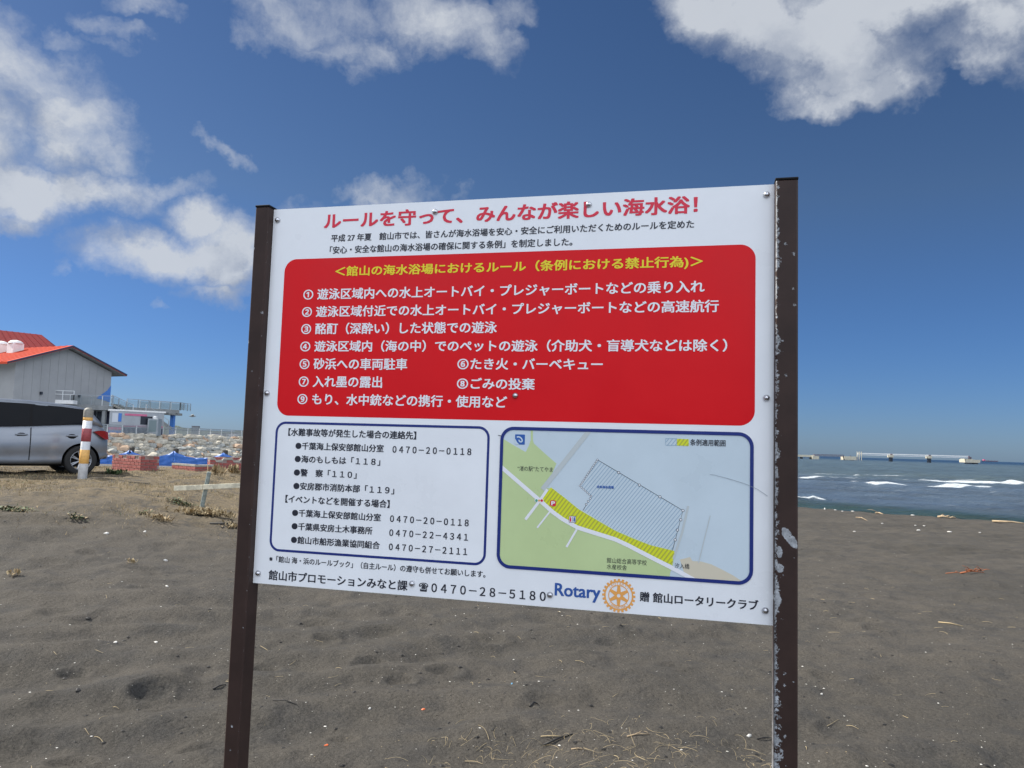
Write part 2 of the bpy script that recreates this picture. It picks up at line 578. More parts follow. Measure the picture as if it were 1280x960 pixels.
M["map_sea"] = mat("map_sea_print", (0.60, 0.70, 0.76), 0.32, var=0.03, vscale=5, spec=0.4)
M["map_land"] = mat("map_land_print", (0.56, 0.68, 0.34), 0.32, var=0.03, vscale=5, spec=0.4)
M["map_zone"] = mat("map_zone_print", (0.72, 0.76, 0.03), 0.32, spec=0.4)
M["map_zone_line"] = mat("map_zone_line_print", (0.48, 0.50, 0.06), 0.35, spec=0.4)
M["map_line"] = mat("map_hatch_print", (0.27, 0.42, 0.55), 0.35, spec=0.4)
M["map_grey"] = mat("map_grey_print", (0.55, 0.60, 0.60), 0.35, spec=0.4)
M["map_beige"] = mat("map_beige_print", (0.68, 0.62, 0.48), 0.35, spec=0.4)
M["map_road"] = mat("map_road_print", (0.86, 0.87, 0.91), 0.35, spec=0.4)
M["map_blue"] = mat("map_blue_print", (0.03, 0.12, 0.42), 0.35, spec=0.4)
M["gear"] = mat("orange_print", (0.86, 0.40, 0.10), 0.4, spec=0.4)
M["rotary_blue"] = mat("deep_blue_print", (0.03, 0.10, 0.36), 0.4, spec=0.4)
M["green_print"] = mat("green_print", (0.08, 0.38, 0.25), 0.4, spec=0.4)
M["scratch"] = mat("scratch_grey", (0.28, 0.32, 0.36), 0.6)
M["alu"] = mat("dull_aluminium_edge", (0.45, 0.47, 0.55), 0.45, metal=0.4)
M["steel"] = mat("rivet_steel", (0.55, 0.55, 0.57), 0.28, metal=1.0, var=0.1, vscale=200)
M["paint"] = mat("silver_blue_car_paint", (0.215, 0.235, 0.265), 0.36, metal=0.5, spec=0.5, coat=0.5, var=0.06, vscale=2.0)
M["glass"] = mat("dark_tinted_glass", (0.003, 0.004, 0.006), 0.05, spec=0.10)
M["rubber"] = mat("tyre_rubber", (0.018, 0.018, 0.018), 0.85, var=0.2, vscale=30, bump=0.2)
M["rim"] = mat("alloy_rim", (0.42, 0.43, 0.45), 0.35, metal=0.8, var=0.1, vscale=20)
M["black_trim"] = mat("black_trim", (0.008, 0.008, 0.009), 0.6, spec=0.15)
M["tail_red"] = mat("tail_lamp_red", (0.25, 0.010, 0.014), 0.2)
M["lamp_clear"] = mat("lamp_clear", (0.55, 0.57, 0.60), 0.1)
M["bol_white"] = mat("bollard_white_paint", (0.60, 0.61, 0.62), 0.5, var=0.12, vscale=14, bump=0.1)
M["bol_orange"] = mat("bollard_orange_tape", (0.72, 0.40, 0.11), 0.5, var=0.12, vscale=25)
M["bol_red"] = mat("bollard_red_tape", (0.30, 0.055, 0.062), 0.5, var=0.15, vscale=25)
M["bol_grey"] = mat("bollard_grey_cap", (0.22, 0.21, 0.18), 0.6, var=0.2, vscale=20)
M["brick"] = mat("red_brick", (0.28, 0.075, 0.065), 0.85, var=0.22, vscale=9, bump=0.4, bscale=60)
M["brick_lit"] = mat("lit_face_brick", (0.33, 0.10, 0.085), 0.85, var=0.2, vscale=9, bump=0.4, bscale=60)  # lighter copy of the red brick: sunlight put into the colour
M["mortar"] = mat("mortar", (0.27, 0.21, 0.19), 0.9, var=0.15, vscale=8, bump=0.4)
M["conc"] = mat("weathered_concrete", (0.34, 0.33, 0.29), 0.85, var=0.2, vscale=3, bump=0.4)
M["conc_d"] = mat("grey_concrete", (0.22, 0.23, 0.23), 0.85, var=0.18, vscale=1.2, bump=0.3)
M["conc_pier"] = mat("pier_concrete", (0.50, 0.46, 0.36), 0.85, var=0.15, vscale=0.4)
M["wood"] = mat("weathered_plank", (0.62, 0.57, 0.43), 0.8, var=0.25, vscale=12, bump=0.5, bscale=50)
M["pipe"] = mat("weathered_stake", (0.20, 0.23, 0.21), 0.7, var=0.3, vscale=18, bump=0.3)
M["pile"] = mat("dark_timber_pile", (0.050, 0.044, 0.036), 0.9, var=0.4, vscale=7, bump=0.6)
M["tarp"] = mat("blue_tarpaulin", (0.035, 0.13, 0.42), 0.5, var=0.18, vscale=2.0, bump=0.6, bscale=5)
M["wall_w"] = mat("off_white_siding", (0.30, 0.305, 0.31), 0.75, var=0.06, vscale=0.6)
M["roof_o"] = mat("orange_red_roof", (0.42, 0.045, 0.018), 0.75, spec=0.12, var=0.08, vscale=1.0)
M["roof_d"] = mat("deep_red_roof", (0.16, 0.008, 0.011), 0.75, spec=0.12, var=0.08, vscale=1.0)
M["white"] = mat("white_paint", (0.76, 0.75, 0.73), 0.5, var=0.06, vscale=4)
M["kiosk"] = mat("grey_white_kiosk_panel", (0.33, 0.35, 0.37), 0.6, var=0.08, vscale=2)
M["pink"] = mat("pink_paint", (0.55, 0.13, 0.24), 0.55, var=0.15, vscale=3)
M["blue_wall"] = mat("bright_blue_panel", (0.05, 0.17, 0.50), 0.5, var=0.05)
M["dark_open"] = mat("dark_glazing", (0.015, 0.018, 0.028), 0.25)
M["navy_paint"] = mat("navy_panel_paint", (0.025, 0.032, 0.07), 0.5)
M["rail"] = mat("galvanised_rail", (0.30, 0.33, 0.35), 0.5, metal=0.3, var=0.1, vscale=5)
M["rail_w"] = mat("white_rail", (0.62, 0.64, 0.64), 0.5)
M["mesh"] = mat("green_grey_rail_panel", (0.16, 0.21, 0.22), 0.6)
M["stone_a"] = mat("pale_riprap_stone", (0.44, 0.40, 0.32), 0.9, var=0.22, vscale=2.0, bump=0.8, bscale=7)
M["stone_b"] = mat("grey_riprap_stone", (0.33, 0.33, 0.30), 0.9, var=0.22, vscale=2.0, bump=0.8, bscale=7)
M["stone_c"] = mat("tan_riprap_stone", (0.44, 0.31, 0.21), 0.9, var=0.22, vscale=2.0, bump=0.8, bscale=7)
M["rust"] = mat("purple_brown_steel", (0.11, 0.075, 0.10), 0.7, var=0.2, vscale=0.3)
M["hill"] = mat("wooded_headland", (0.045, 0.065, 0.045), 0.95, var=0.35, vscale=0.01)
M["straw"] = mat("dry_straw", (0.34, 0.265, 0.15), 0.8, var=0.25, vscale=9)
M["leafdry"] = mat("dry_leaf", (0.30, 0.22, 0.12), 0.85, var=0.3, vscale=14)
M["green"] = mat("beach_weed_leaf", (0.055, 0.085, 0.030), 0.7, var=0.35, vscale=12)
M["shell"] = mat("bleached_shell", (0.62, 0.60, 0.55), 0.6, var=0.15, vscale=30)
M["seaweed"] = mat("dried_black_seaweed", (0.012, 0.011, 0.010), 0.7, var=0.3, vscale=30)
M["orange_bit"] = mat("orange_plastic", (0.75, 0.16, 0.05), 0.4)
M["blue_bit"] = mat("blue_plastic", (0.10, 0.32, 0.50), 0.4)
M["rust_twig"] = mat("rusty_pine_sprig", (0.28, 0.09, 0.035), 0.8, var=0.25, vscale=20)
M["drift"] = mat("driftwood", (0.36, 0.27, 0.17), 0.85, var=0.3, vscale=9, bump=0.3)


# ------------------------------------------------------------------ noise and terrain
def _hash(ix, iy, seed):
    h = (ix.astype(np.int64) * 374761393 + iy.astype(np.int64) * 668265263 + seed * 974634777) & 0xFFFFFFFF
    h = ((h ^ (h >> 13)) * 1274126177) & 0xFFFFFFFF
    return ((h ^ (h >> 16)) & 0xFFFF) / 65535.0


def vnoise(x, y, seed=0):
    ix, iy = np.floor(x), np.floor(y)
    fx, fy = x - ix, y - iy
    fx, fy = fx * fx * fx * (fx * (fx * 6 - 15) + 10), fy * fy * fy * (fy * (fy * 6 - 15) + 10)
    a, b = _hash(ix, iy, seed), _hash(ix + 1, iy, seed)
    c, d = _hash(ix, iy + 1, seed), _hash(ix + 1, iy + 1, seed)
    return (a + (b - a) * fx) * (1 - fy) + (c + (d - c) * fx) * fy


def fbm(x, y, oct_=4, seed=0, gain=0.5):
    s, a, t = 0, 1, 0
    for i in range(oct_):
        s = s + a * (vnoise(x * 2 ** i + 17.3 * i, y * 2 ** i - 9.1 * i, seed + i) - 0.5)
        t += a
        a *= gain
    return s / t * 2


def sst(a, b, x):
    t = np.clip((x - a) / (b - a), 0, 1)
    return t * t * (3 - 2 * t)


SEA = -2.0
S0 = (11.9, 32.0)       # a point on the berm crest above the waterline
SN = (0.65, 0.76)       # seaward normal


def macro(x, y):
    x = np.asarray(x, float)
    y = np.asarray(y, float)
    left = sst(-0.5, -7.0, x + 0.0 * y)
    # broad turf bank on the left, lower flat beyond it
    zl = 0.69 * sst(3.5, 15.0, y) - 0.86 * sst(18, 42, y)
    zr = -0.62 * sst(5, 30, y)
    z = zl * left + zr * (1 - left)
    ds = (x - S0[0]) * SN[0] + (y - S0[1]) * SN[1]
    open_ = sst(-16, -2, x)        # the beach face; further left the flat ground runs on to the rock wall
    drop = np.clip(ds - 0.6, 0, 60) * 0.13
    z = z - drop * open_
    z = z - (1 - open_) * 1.1 * sst(62, 86, y)
    z = np.where(y > 130, np.minimum(z, -3.0), z)
    far = sst(60, 130, np.sqrt(x * x + y * y))
    z = z * (1 - far) + (-4.0) * far * (y > 0) + z * far * (y <= 0)
    return z


PRINTS = []   # world x,y,radius,depth


def relief(x, y):
    x = np.asarray(x, float)
    y = np.asarray(y, float)
    r = np.sqrt(x * x + y * y)
    k = 1 - sst(25, 60, r)
    z = 0.06 * fbm(x * 0.55, y * 0.55, 3, 3)
    z = z + 0.042 * fbm(x * 2.2, y * 2.2, 3, 11)
    # soft wind ridges running up to the right in the picture
    q = (x * 0.34 - y * 0.94)
    wv_ = np.sin(q * 9.0 + 3.2 * fbm(x * 0.7, y * 0.7, 2, 21))
    z = z + 0.024 * wv_ * sst(-0.2, 0.5, fbm(x * 0.35 + 5, y * 0.35, 2, 31) + 0.15)
    z = z + 0.012 * np.abs(fbm(x * 4.5, y * 4.5, 2, 41)) + 0.005 * fbm(x * 11, y * 11, 2, 51)
    for (cx, cy, rad, dep, el, an) in PRINTS:
        dx, dy = x - cx, y - cy
        a, b = dx * math.cos(an) + dy * math.sin(an), -dx * math.sin(an) + dy * math.cos(an)
        d2 = (a / (rad * el)) ** 2 + (b / rad) ** 2
        z = z - dep * np.exp(-d2 ** 1.5 * 1.1) + dep * 0.45 * np.exp(-((np.sqrt(d2) - 1.5) / 0.42) ** 2)
    return z * k


def ground_z(x, y):
    return float(macro(x, y) + relief(x, y))


def on_ground(px, py, macro_only=False):
    """where the photo pixel meets the ground this side of the berm"""
    for k in range(14):
        p = _on_ground(px, py + k * 0.7, macro_only)
        if p.y < 38:
            return p
    return p


def _on_ground(px, py, macro_only=False):
    d = ray(px, py)
    d = d / d.y
    fn = (lambda a, b: float(macro(a, b))) if macro_only else ground_z
    t, step = 2.0, 0.1
    while t < 140:
        p = EYE + d * t
        if p.z < fn(p.x, p.y):
            lo, hi = t - step, t
            for _ in range(12):
                mid = (lo + hi) / 2
                p = EYE + d * mid
                if p.z < fn(p.x, p.y):
                    hi = mid
                else:
                    lo = mid
            p = EYE + d * hi
            return Vector((p.x, p.y, fn(p.x, p.y)))
        t += step
        step = 0.1 + t * 0.005
    p = EYE + d * 60
    return p


for (px, py, rad, dep, el, deg) in ((188, 866, .075, .034, 1.25, 10), (178, 887, .045, .022, 1.8, 30), (92, 838, .06, .022, 1.3, 10), (330, 838, .07, .025, 1.3, 0),
                                (408, 796, .06, .02, 1.4, 0), (345, 815, .06, .02, 1.3, 40), (462, 830, .07, .022, 1.4, 15), (398, 776, .09, .02, 1.5, 10),
                                (480, 790, .10, .022, 1.6, 5), (610, 800, .08, .018, 1.5, 0), (555, 838, .07, .02, 1.4, 20), (720, 812, .07, .016, 1.4, 0),
                                (680, 875, .07, .018, 1.3, 0), (500, 850, .06, .018, 1.3, 0), (90, 945, .07, .02, 1.3, 0), (250, 930, .06, .018, 1.4, 0),
                                (80, 770, .10, .024, 1.6, 10), (180, 740, .09, .02, 1.6, 10), (840, 830, .07, .014, 1.4, 0), (1100, 850, .07, .012, 1.4, 0),
                                (1180, 760, .10, .018, 1.5, 0), (1090, 745, .09, .018, 1.5, 0), (175, 712, .10, .022, 1.6, 0), (60, 700, .1, .02, 1.5, 0),
                                (760, 800, .06, .016, 1.4, 0), (430, 915, .05, .014, 1.3, 0), (1040, 905, .06, .012, 1.4, 30), (610, 905, .06, .014, 1.3, 0)):
    p = on_ground(px, py, True)
    PRINTS.append((p.x, p.y, rad, dep * 1.35, el, R_(deg)))
_r2 = random.Random(5)
for _ in range(60):
    a = _r2.uniform(-0.6, 0.62)
    rr = _r2.uniform(5, 20)
    PRINTS.append((math.sin(a) * rr, math.cos(a) * rr, _r2.uniform(.06, .12), _r2.uniform(.012, .028), _r2.uniform(1.1, 1.6), _r2.uniform(0, 3.1)))


def polar_mesh(name, azs, rs, zfun, mtl, attrs=None, centre=True):
    na, nr = len(azs), len(rs)
    A, Rr = np.meshgrid(azs, rs)
    X, Y = np.sin(A) * Rr, np.cos(A) * Rr
    Z = zfun(X, Y)
    verts = np.stack([X, Y, Z], -1).reshape(-1, 3)
    i = np.arange(nr - 1)[:, None] * na + np.arange(na - 1)[None, :]
    faces = np.stack([i, i + na, i + na + 1, i + 1], -1).reshape(-1, 4)
    me = bpy.data.meshes.new(name)
    me.vertices.add(len(verts))
    me.vertices.foreach_set("co", verts.astype(np.float32).ravel())
    me.loops.add(faces.size)
    me.loops.foreach_set("vertex_index", faces.astype(np.int32).ravel())
    me.polygons.add(len(faces))
    me.polygons.foreach_set("loop_start", (np.arange(len(faces)) * 4).astype(np.int32))
    me.polygons.foreach_set("loop_total", np.full(len(faces), 4, np.int32))
    me.polygons.foreach_set("use_smooth", np.ones(len(faces), bool))
    me.update()
    me.validate()
    for k, fn in (attrs or {}).items():
        at_ = me.attributes.new(k, "FLOAT", "POINT")
        at_.data.foreach_set("value", fn(X, Y, Z).astype(np.float32).ravel())
    me.materials.append(mtl)
    o = link(name, me)
    return o


# ground: fine towards the view, coarse all round, out beyond the horizon
azs = np.concatenate([np.linspace(-math.pi, R_(-44), 60, endpoint=False), np.linspace(R_(-44), R_(44), 760, endpoint=False), np.linspace(R_(44), math.pi, 60)])
rs = np.concatenate([[0.02], np.linspace(0.3, 3.3, 24, endpoint=False), np.geomspace(3.3, 40, 520, endpoint=False), np.geomspace(40, 150, 50, endpoint=False), np.geomspace(150, 9500, 20)])


def turf_f(X, Y, Z):
    base = sst(0.5, -2.5, X + 0.25 * (Y - 12) * 0)
    band = sst(9.0, 14.0, Y) * (1 - sst(20, 26, Y))
    n = fbm(X * 0.8, Y * 0.8, 3, 71)
    return np.clip(base * band * (0.95 + 0.6 * n), 0, 1)


def paved_f(X, Y, Z):
    return sst(21.5, 24, Y + 0.0 * X) * (X < -3)


ground = polar_mesh("ground", azs, rs, lambda X, Y: macro(X, Y) + relief(X, Y), M["sand"], {"turf": turf_f, "paved": paved_f})
tag(ground, "dark grey volcanic sand with trampled ridges and shell crumbs", kind="structure")

# ------------------------------------------------------------------ sea


def sea_at(px, py):
    d = ray(px, py)
    t = (SEA - EYE.z) / d.z
    return EYE + d * t


# breakers: (photo polyline of the crest, height, width of white water in front)
BREAK = [
    ([(985, 597.0), (1000, 597.2), (1012, 597.6), (1034, 598.2)], .30, 2.6, .95),
    ([(1076, 605.6), (1095, 607.2), (1120, 608.0), (1142, 608.6)], .34, 2.4, .95),
    ([(1150, 607.6), (1165, 608.6), (1200, 609.8), (1244, 610.6)], .40, 3.0, 1.0),
    ([(1144, 601.0), (1170, 602.0), (1200, 603.0), (1240, 604.6), (1285, 605.5), (1400, 609.0)], .38, 3.6, 1.0),
    ([(960, 622.0), (1000, 625.0), (1016, 624.8), (1036, 627.0)], .34, 1.4, 0.9),
    ([(1040, 594.6), (1075, 595.2), (1110, 596.4), (1150, 597.4)], .22, 1.6, .62),
    ([(1090, 613.5), (1130, 614.6), (1180, 616.0)], .22, .9, .45),
    ([(1270, 618.6), (1300, 619.4), (1400, 622)], .45, 1.4, .8),
]
STREAK = [  # thin foam laces left behind the breakers
    ([(960, 592.0), (1040, 593.2), (1130, 596.0)], 6.0, .50), ([(1000, 595.0), (1060, 598.0), (1150, 600.2)], 6.0, .46), ([(1140, 599.6), (1190, 600.6), (1240, 601.4)], 5.0, .55),
    ([(1160, 633.0), (1175, 634.5), (1210, 637.5)], 0.6, .62), ([(1225, 616.5), (1245, 617.4)], 2.0, .42), ([(1110, 631), (1130, 632)], 0.5, .45),
    ([(1250, 599.8), (1285, 600.6)], 2.5, .5), ([(990, 600.5), (1060, 602.5), (1120, 604.5)], 2.0, .44), ([(1150, 613.5), (1200, 615.0), (1290, 617.0)], 1.6, .42),
    ([(1000, 630.5), (1060, 633.5)], .5, .46),
]


def crest_fn(poly):
    P = [sea_at(*q) for q in poly]
    a = np.array([math.atan2(p.x, p.y) for p in P])
    r = np.array([math.hypot(p.x, p.y) for p in P])
    return a, r


BR = [(*crest_fn(b[0]), *b[1:]) for b in BREAK]
ST = [(*crest_fn(b[0]), *b[1:]) for b in STREAK]


def sea_fields(X, Y):
    A, Rr = np.arctan2(X, Y), np.sqrt(X * X + Y * Y)
    ds = (X - S0[0]) * SN[0] + (Y - S0[1]) * SN[1]
    jit = fbm(X * 0.12, Y * 0.12, 3, 61)
    k = 1 - sst(400, 1500, Rr)
    Z = (0.16 * np.sin(ds * 0.62 + 2.0 * jit) + 0.10 * np.sin(ds * 1.25 + 3.1 * jit + X * 0.1) + 0.12 * fbm(X * 0.25, Y * 0.5, 4, 81)) * k
    foam = np.zeros_like(X)
    for (a, r, h, wid, st) in BR:
        rc = np.interp(A, a, r) + 0.8 * fbm(A * 25, A * 0 + 3, 3, 91)
        inside = sst(a[0] - 0.006, a[0] + 0.010, A) * (1 - sst(a[-1] - 0.010, a[-1] + 0.006, A))
        wob = np.clip(0.85 + 0.6 * fbm(A * 45, A * 0 + 7, 3, 95), 0.6, 1.2)
        u = (rc - Rr)     # positive: in front of the crest
        tp = 0.50 + 0.50 * sst(a[0], a[0] + 0.03, A) * (1 - sst(a[-1] - 0.03, a[-1], A))
        wob = wob * tp
        Z = Z + h * inside * wob * np.exp(-np.where(u > 0, (u / 1.3) ** 2, (u / 3.5) ** 2))
        foam = np.maximum(foam, st * inside * sst(-0.7, 0.2, u) * (1 - sst(wid * 0.35 * tp, wid * wob * 0.9 + .35, u)))
    for (a, r, wid, st) in ST:
        rc = np.interp(A, a, r)
        inside = sst(a[0] - 0.01, a[0] + 0.02, A) * (1 - sst(a[-1] - 0.02, a[-1] + 0.01, A))
        foam = np.maximum(foam, st * inside * np.exp(-((Rr - rc) / wid) ** 2))
    # steep little shore break just off the sand
    u = ds - 15.0 - 1.2 * jit
    Z = Z + 0.30 * np.exp(-(u / 1.6) ** 2)
    return Z, foam


azw = np.concatenate([np.linspace(R_(-75), R_(8), 50, endpoint=False), np.linspace(R_(8), R_(42), 560, endpoint=False), np.linspace(R_(42), R_(110), 60)])
rsw = np.concatenate([np.geomspace(24, 200, 520, endpoint=False), np.geomspace(200, 1500, 120, endpoint=False), np.geomspace(1500, 9500, 14)])
sea = polar_mesh("sea_water", azw, rsw, lambda X, Y: SEA + sea_fields(X, Y)[0], M["water"], {"foam": lambda X, Y, Z: sea_fields(X, Y)[1]})
tag(sea, "choppy teal sea with white breakers rolling towards the beach", kind="structure")

# ------------------------------------------------------------------ the sign
YAW = -0.24838
SW, SH = 1.8, 1.38784
SO = Vector((-0.92101, 2.86312, 1.55 - 0.52282))      # lower left corner of the panel face
sd = Vector((math.cos(YAW), math.sin(YAW), 0))
sn = Vector((-math.sin(YAW), math.cos(YAW), 0))       # away from the camera
gz = ground_z(SO.x, SO.y)
sign = empty("information_board", (SO.x, SO.y, 0), YAW,
             "large white and red notice board of beach bathing rules riveted between two dark brown posts", "notice board")
BZ = SO.z


def uv(px, py):
    d = ray(px, py)
    t = (SO - EYE).dot(sn) / d.dot(sn)
    p = EYE + d * t - SO
    return p.dot(sd), p.z


bm = bmesh.new()
box(bm, (SW / 2, 0.0026, SH / 2), (SW - 0.002, 0.005, SH))
panel = finish("panel", bm, M["panel"], sign, loc=(0, 0, BZ))
panel.data.materials.append(M["alu"])
for f in panel.data.polygons:
    if abs(f.normal.y) < 0.5:
        f.material_index = 1
# posts
for nm, x0, wd, mt, dn in (("post", -0.029, 0.058, M["post_l"], 0.6), ("post", SW + 0.034, 0.068, M["post_r"], 0.6)):
    wpos = SO + sd * x0
    zb = ground_z(wpos.x, wpos.y) - 0.35
    top = BZ + SH + 0.004
    bm = bmesh.new()
    box(bm, (0, 0.005, (zb + top) / 2), (wd, 0.074, top - zb), bevel=0.005)
    po = finish(nm, bm, mt, sign, loc=(x0, 0, 0))
    bm = bmesh.new()
    box(bm, (0, 0.005, top + 0.002), (wd + 0.002, 0.076, 0.008), bevel=0.002)
    finish("end_cap", bm, M["black_trim"], po)

EPS = 0.0004


def flat(name, loops, layer, mtl, parent=None, kind=None):
    """flat print: list of polygons (board u,v), one mesh"""
    verts, faces = [], []
    for lp in loops:
        b = len(verts)
        verts += [(u, -layer * EPS, v) for u, v in lp]
        tri = geometry.tessellate_polygon([[Vector((u, v, 0)) for u, v in lp]])
        for t_ in tri:
            a = [Vector((lp[k][0], lp[k][1])) for k in t_]
            cr = (a[1] - a[0]).cross(a[2] - a[0])
            faces.append([b + k for k in (t_ if cr > 0 else t_[::-1])])
    o = pydata(name, verts, faces, mtl, parent if parent is not None else panel)
    if kind:
        o["kind"] = kind
    return o


def rrect(u0, v0, u1, v1, r, n=10):
    pts = []
    for cx, cy, a0 in ((u1 - r, v1 - r, 0), (u0 + r, v1 - r, 90), (u0 + r, v0 + r, 180), (u1 - r, v0 + r, 270)):
        for k in range(n + 1):
            a = R_(a0 + 90 * k / n)
            pts.append((cx + r * math.cos(a), cy + r * math.sin(a)))
    return pts


def ring(name, outer, inner, layer, mtl):
    n = len(outer)
    verts = [(u, -layer * EPS, v) for u, v in outer] + [(u, -layer * EPS, v) for u, v in inner]
    faces = [(i, (i + 1) % n, n + (i + 1) % n, n + i) for i in range(n)]
    return pydata(name, verts, faces, mtl, panel)


def rect_from(L, T, Rr, B):
    """average board rectangle from photo points on each edge (two points per edge)"""
    u0 = sum(uv(*p)[0] for p in L) / len(L)
    u1 = sum(uv(*p)[0] for p in Rr) / len(Rr)
    v1 = sum(uv(*p)[1] for p in T) / len(T)
    v0 = sum(uv(*p)[1] for p in B) / len(B)
    return u0, v0, u1, v1


rr = rect_from([(355.2, 343.7), (346.7, 505)], [(372, 325.2), (921, 304.4)], [(944.3, 332), (943.8, 510)], [(366, 519.9), (925, 531.9)])
flat("red_field", [rrect(*rr, 0.048)], 1, M["red"])
cf = rect_from([(344.8, 552), (336.3, 675)], [(360, 526.6), (590, 533)], [(611.9, 556), (607.6, 690)], [(352, 689), (586, 706.7)])
t1 = 0.0085
ring("box_border", rrect(*cf, 0.040), rrect(cf[0] + t1, cf[1] + t1, cf[2] - t1, cf[3] - t1, 0.040 - t1), 2, M["navy"])
mf = rect_from([(625.6, 560), (620.6, 695)], [(650, 533.6), (925, 540.3)], [(943, 560), (940.6, 712)], [(640, 710.5), (925, 731.3)])
t2 = 0.011
inner = (mf[0] + t2, mf[1] + t2, mf[2] - t2, mf[3] - t2)
ring("box_border", rrect(*mf, 0.046), rrect(*inner, 0.046 - t2), 6, M["navy"])
mid_in = (mf[0] + t2 / 2, mf[1] + t2 / 2, mf[2] - t2 / 2, mf[3] - t2 / 2)
flat("map_sea", [rrect(*mid_in, 0.046 - t2 / 2)], 1, M["map_sea"])


def clip_poly(poly, rect):
    u0, v0, u1, v1 = rect

    def cl(pts, inside, inter):
        out = []
        for i in range(len(pts)):
            a, b = pts[i - 1], pts[i]
            if inside(b):
                if not inside(a):
                    out.append(inter(a, b))
                out.append(b)
            elif inside(a):
                out.append(inter(a, b))
        return out
    for ax, val, sg in ((0, u0, 1), (0, u1, -1), (1, v0, 1), (1, v1, -1)):
        f = lambda p, ax=ax, val=val, sg=sg: (p[ax] - val) * sg >= 0
        g_ = lambda a, b, ax=ax, val=val: tuple(a[k] + (b[k] - a[k]) * (val - a[ax]) / (b[ax] - a[ax]) for k in (0, 1))
        poly = cl(poly, f, g_)
        if not poly:
            return []
    return poly


Z4 = lambda x, y: uv(x / 3.2 + 600, y / 3.2 + 510)


def Z4s(pts):
    return [Z4(*p) for p in pts]


def clip_round(poly):
    """clip to the rounded map frame (convex)"""
    C = rrect(*mid_in, 0.046 - t2 / 2)
    for i in range(len(C)):
        a, b = C[i - 1], C[i]
        ex, ey = b[0] - a[0], b[1] - a[1]
        if abs(ex) + abs(ey) < 1e-7:
            continue
        side = lambda p: ex * (p[1] - a[1]) - ey * (p[0] - a[0])
        out = []
        for j in range(len(poly)):
            p, q = poly[j - 1], poly[j]
            sp_, sq = side(p), side(q)
            if (sp_ >= 0) != (sq >= 0):
                f = sp_ / (sp_ - sq)
                out.append((p[0] + (q[0] - p[0]) * f, p[1] + (q[1] - p[1]) * f))
            if sq >= 0:
                out.append(q)
        poly = out
    return poly


land = Z4s([(60, 105), (90, 122), (140, 152), (183, 176), (196, 150), (203, 128), (203, 90), (212, 90), (212, 130), (216, 142), (262, 184), (306, 222), (262, 322), (285, 318),
            (395, 405), (540, 490), (680, 548), (778, 572), (770, 640), (762, 655), (752, 705), (400, 700), (60, 690)])
flat("map_land", [clip_round(land)], 2, M["map_land"])
zone = Z4s([(285, 318), (340, 360), (395, 405), (470, 450), (540, 490), (610, 522), (680, 548), (778, 572), (768, 628), (700, 597), (640, 565), (560, 530), (460, 500), (390, 482), (330, 452), (285, 410), (246, 366)])
flat("map_zone", [zone], 3, M["map_zone"])


def stroke(pts, w):
    """closed outline polygons (one quad per segment) of a line of width w in board metres"""
    out = []
    P = [Vector(p) for p in pts]
    offs = []
    for i in range(len(P)):
        d = (P[min(i + 1, len(P) - 1)] - P[max(i - 1, 0)]).normalized()
        offs.append(Vector((-d.y, d.x)) * w / 2)
    for i in range(len(P) - 1):
        out.append([tuple(P[i] - offs[i]), tuple(P[i + 1] - offs[i + 1]), tuple(P[i + 1] + offs[i + 1]), tuple(P[i] + offs[i])])
    return out


PX = 0.0029       # board metres for one photo pixel, roughly
road = stroke(Z4s([(70, 222), (90, 240), (165, 305), (240, 370), (290, 415), (330, 444), (390, 478), (460, 500), (540, 525), (590, 548), (640, 574), (700, 605), (760, 635), (810, 662), (880, 700)]), 4.6 * PX)
flat("map_road", [q for q in (clip_poly(r, mid_in) for r in road) if q], 4, M["map_road"])
flat("map_road", stroke(Z4s([(270, 325), (240, 370), (182, 446)]), 3.2 * PX), 4.5, M["map_road"])
flat("map_road", stroke(Z4s([(281, 413), (229, 479)]), 1.9 * PX), 4.5, M["map_road"])
flat("map_road", stroke(Z4s([(387, 486), (346, 556)]), 2.3 * PX), 4.5, M["map_road"])
flat("map_pier", [clip_poly(q, mid_in) for q in stroke(Z4s([(446, 80), (250, 326)]), 5.6 * PX)], 3.5, M["map_grey"])
flat("map_pier", stroke(Z4s([(833, 392), (808, 500), (774, 604)]), 2.4 * PX), 3.5, M["map_grey"])
flat("map_pier", stroke(Z4s([(921, 430), (874, 620)]), 1.0 * PX), 3.5, M["map_grey"])
flat("map_spit", [clip_poly(Z4s([(800, 606), (826, 600), (840, 596), (850, 612), (885, 614), (925, 625), (960, 642), (1010, 668), (1050, 694), (1060, 710), (870, 700), (840, 675), (815, 655)]), mid_in)], 2, M["map_beige"])


def hatch(poly, ang, step, w):
    """parallel strokes clipped to a polygon"""
    ca, sa = math.cos(ang), math.sin(ang)
    P = [(x * ca + y * sa, -x * sa + y * ca) for x, y in poly]
    ys = [p[1] for p in P]
    out = []
    y = min(ys) + step * 0.5
    while y < max(ys):
        xs = []
        for i in range(len(P)):
            (x1, y1), (x2, y2) = P[i - 1], P[i]
            if (y1 <= y) != (y2 <= y):
                xs.append(x1 + (y - y1) / (y2 - y1) * (x2 - x1))
        xs.sort()
        for a, b in zip(xs[::2], xs[1::2]):
            q = [(a, y - w / 2), (b, y - w / 2), (b, y + w / 2), (a, y + w / 2)]
            out.append([(x * ca - yy * sa, x * sa + yy * ca) for x, yy in q])
        y += step
    return out


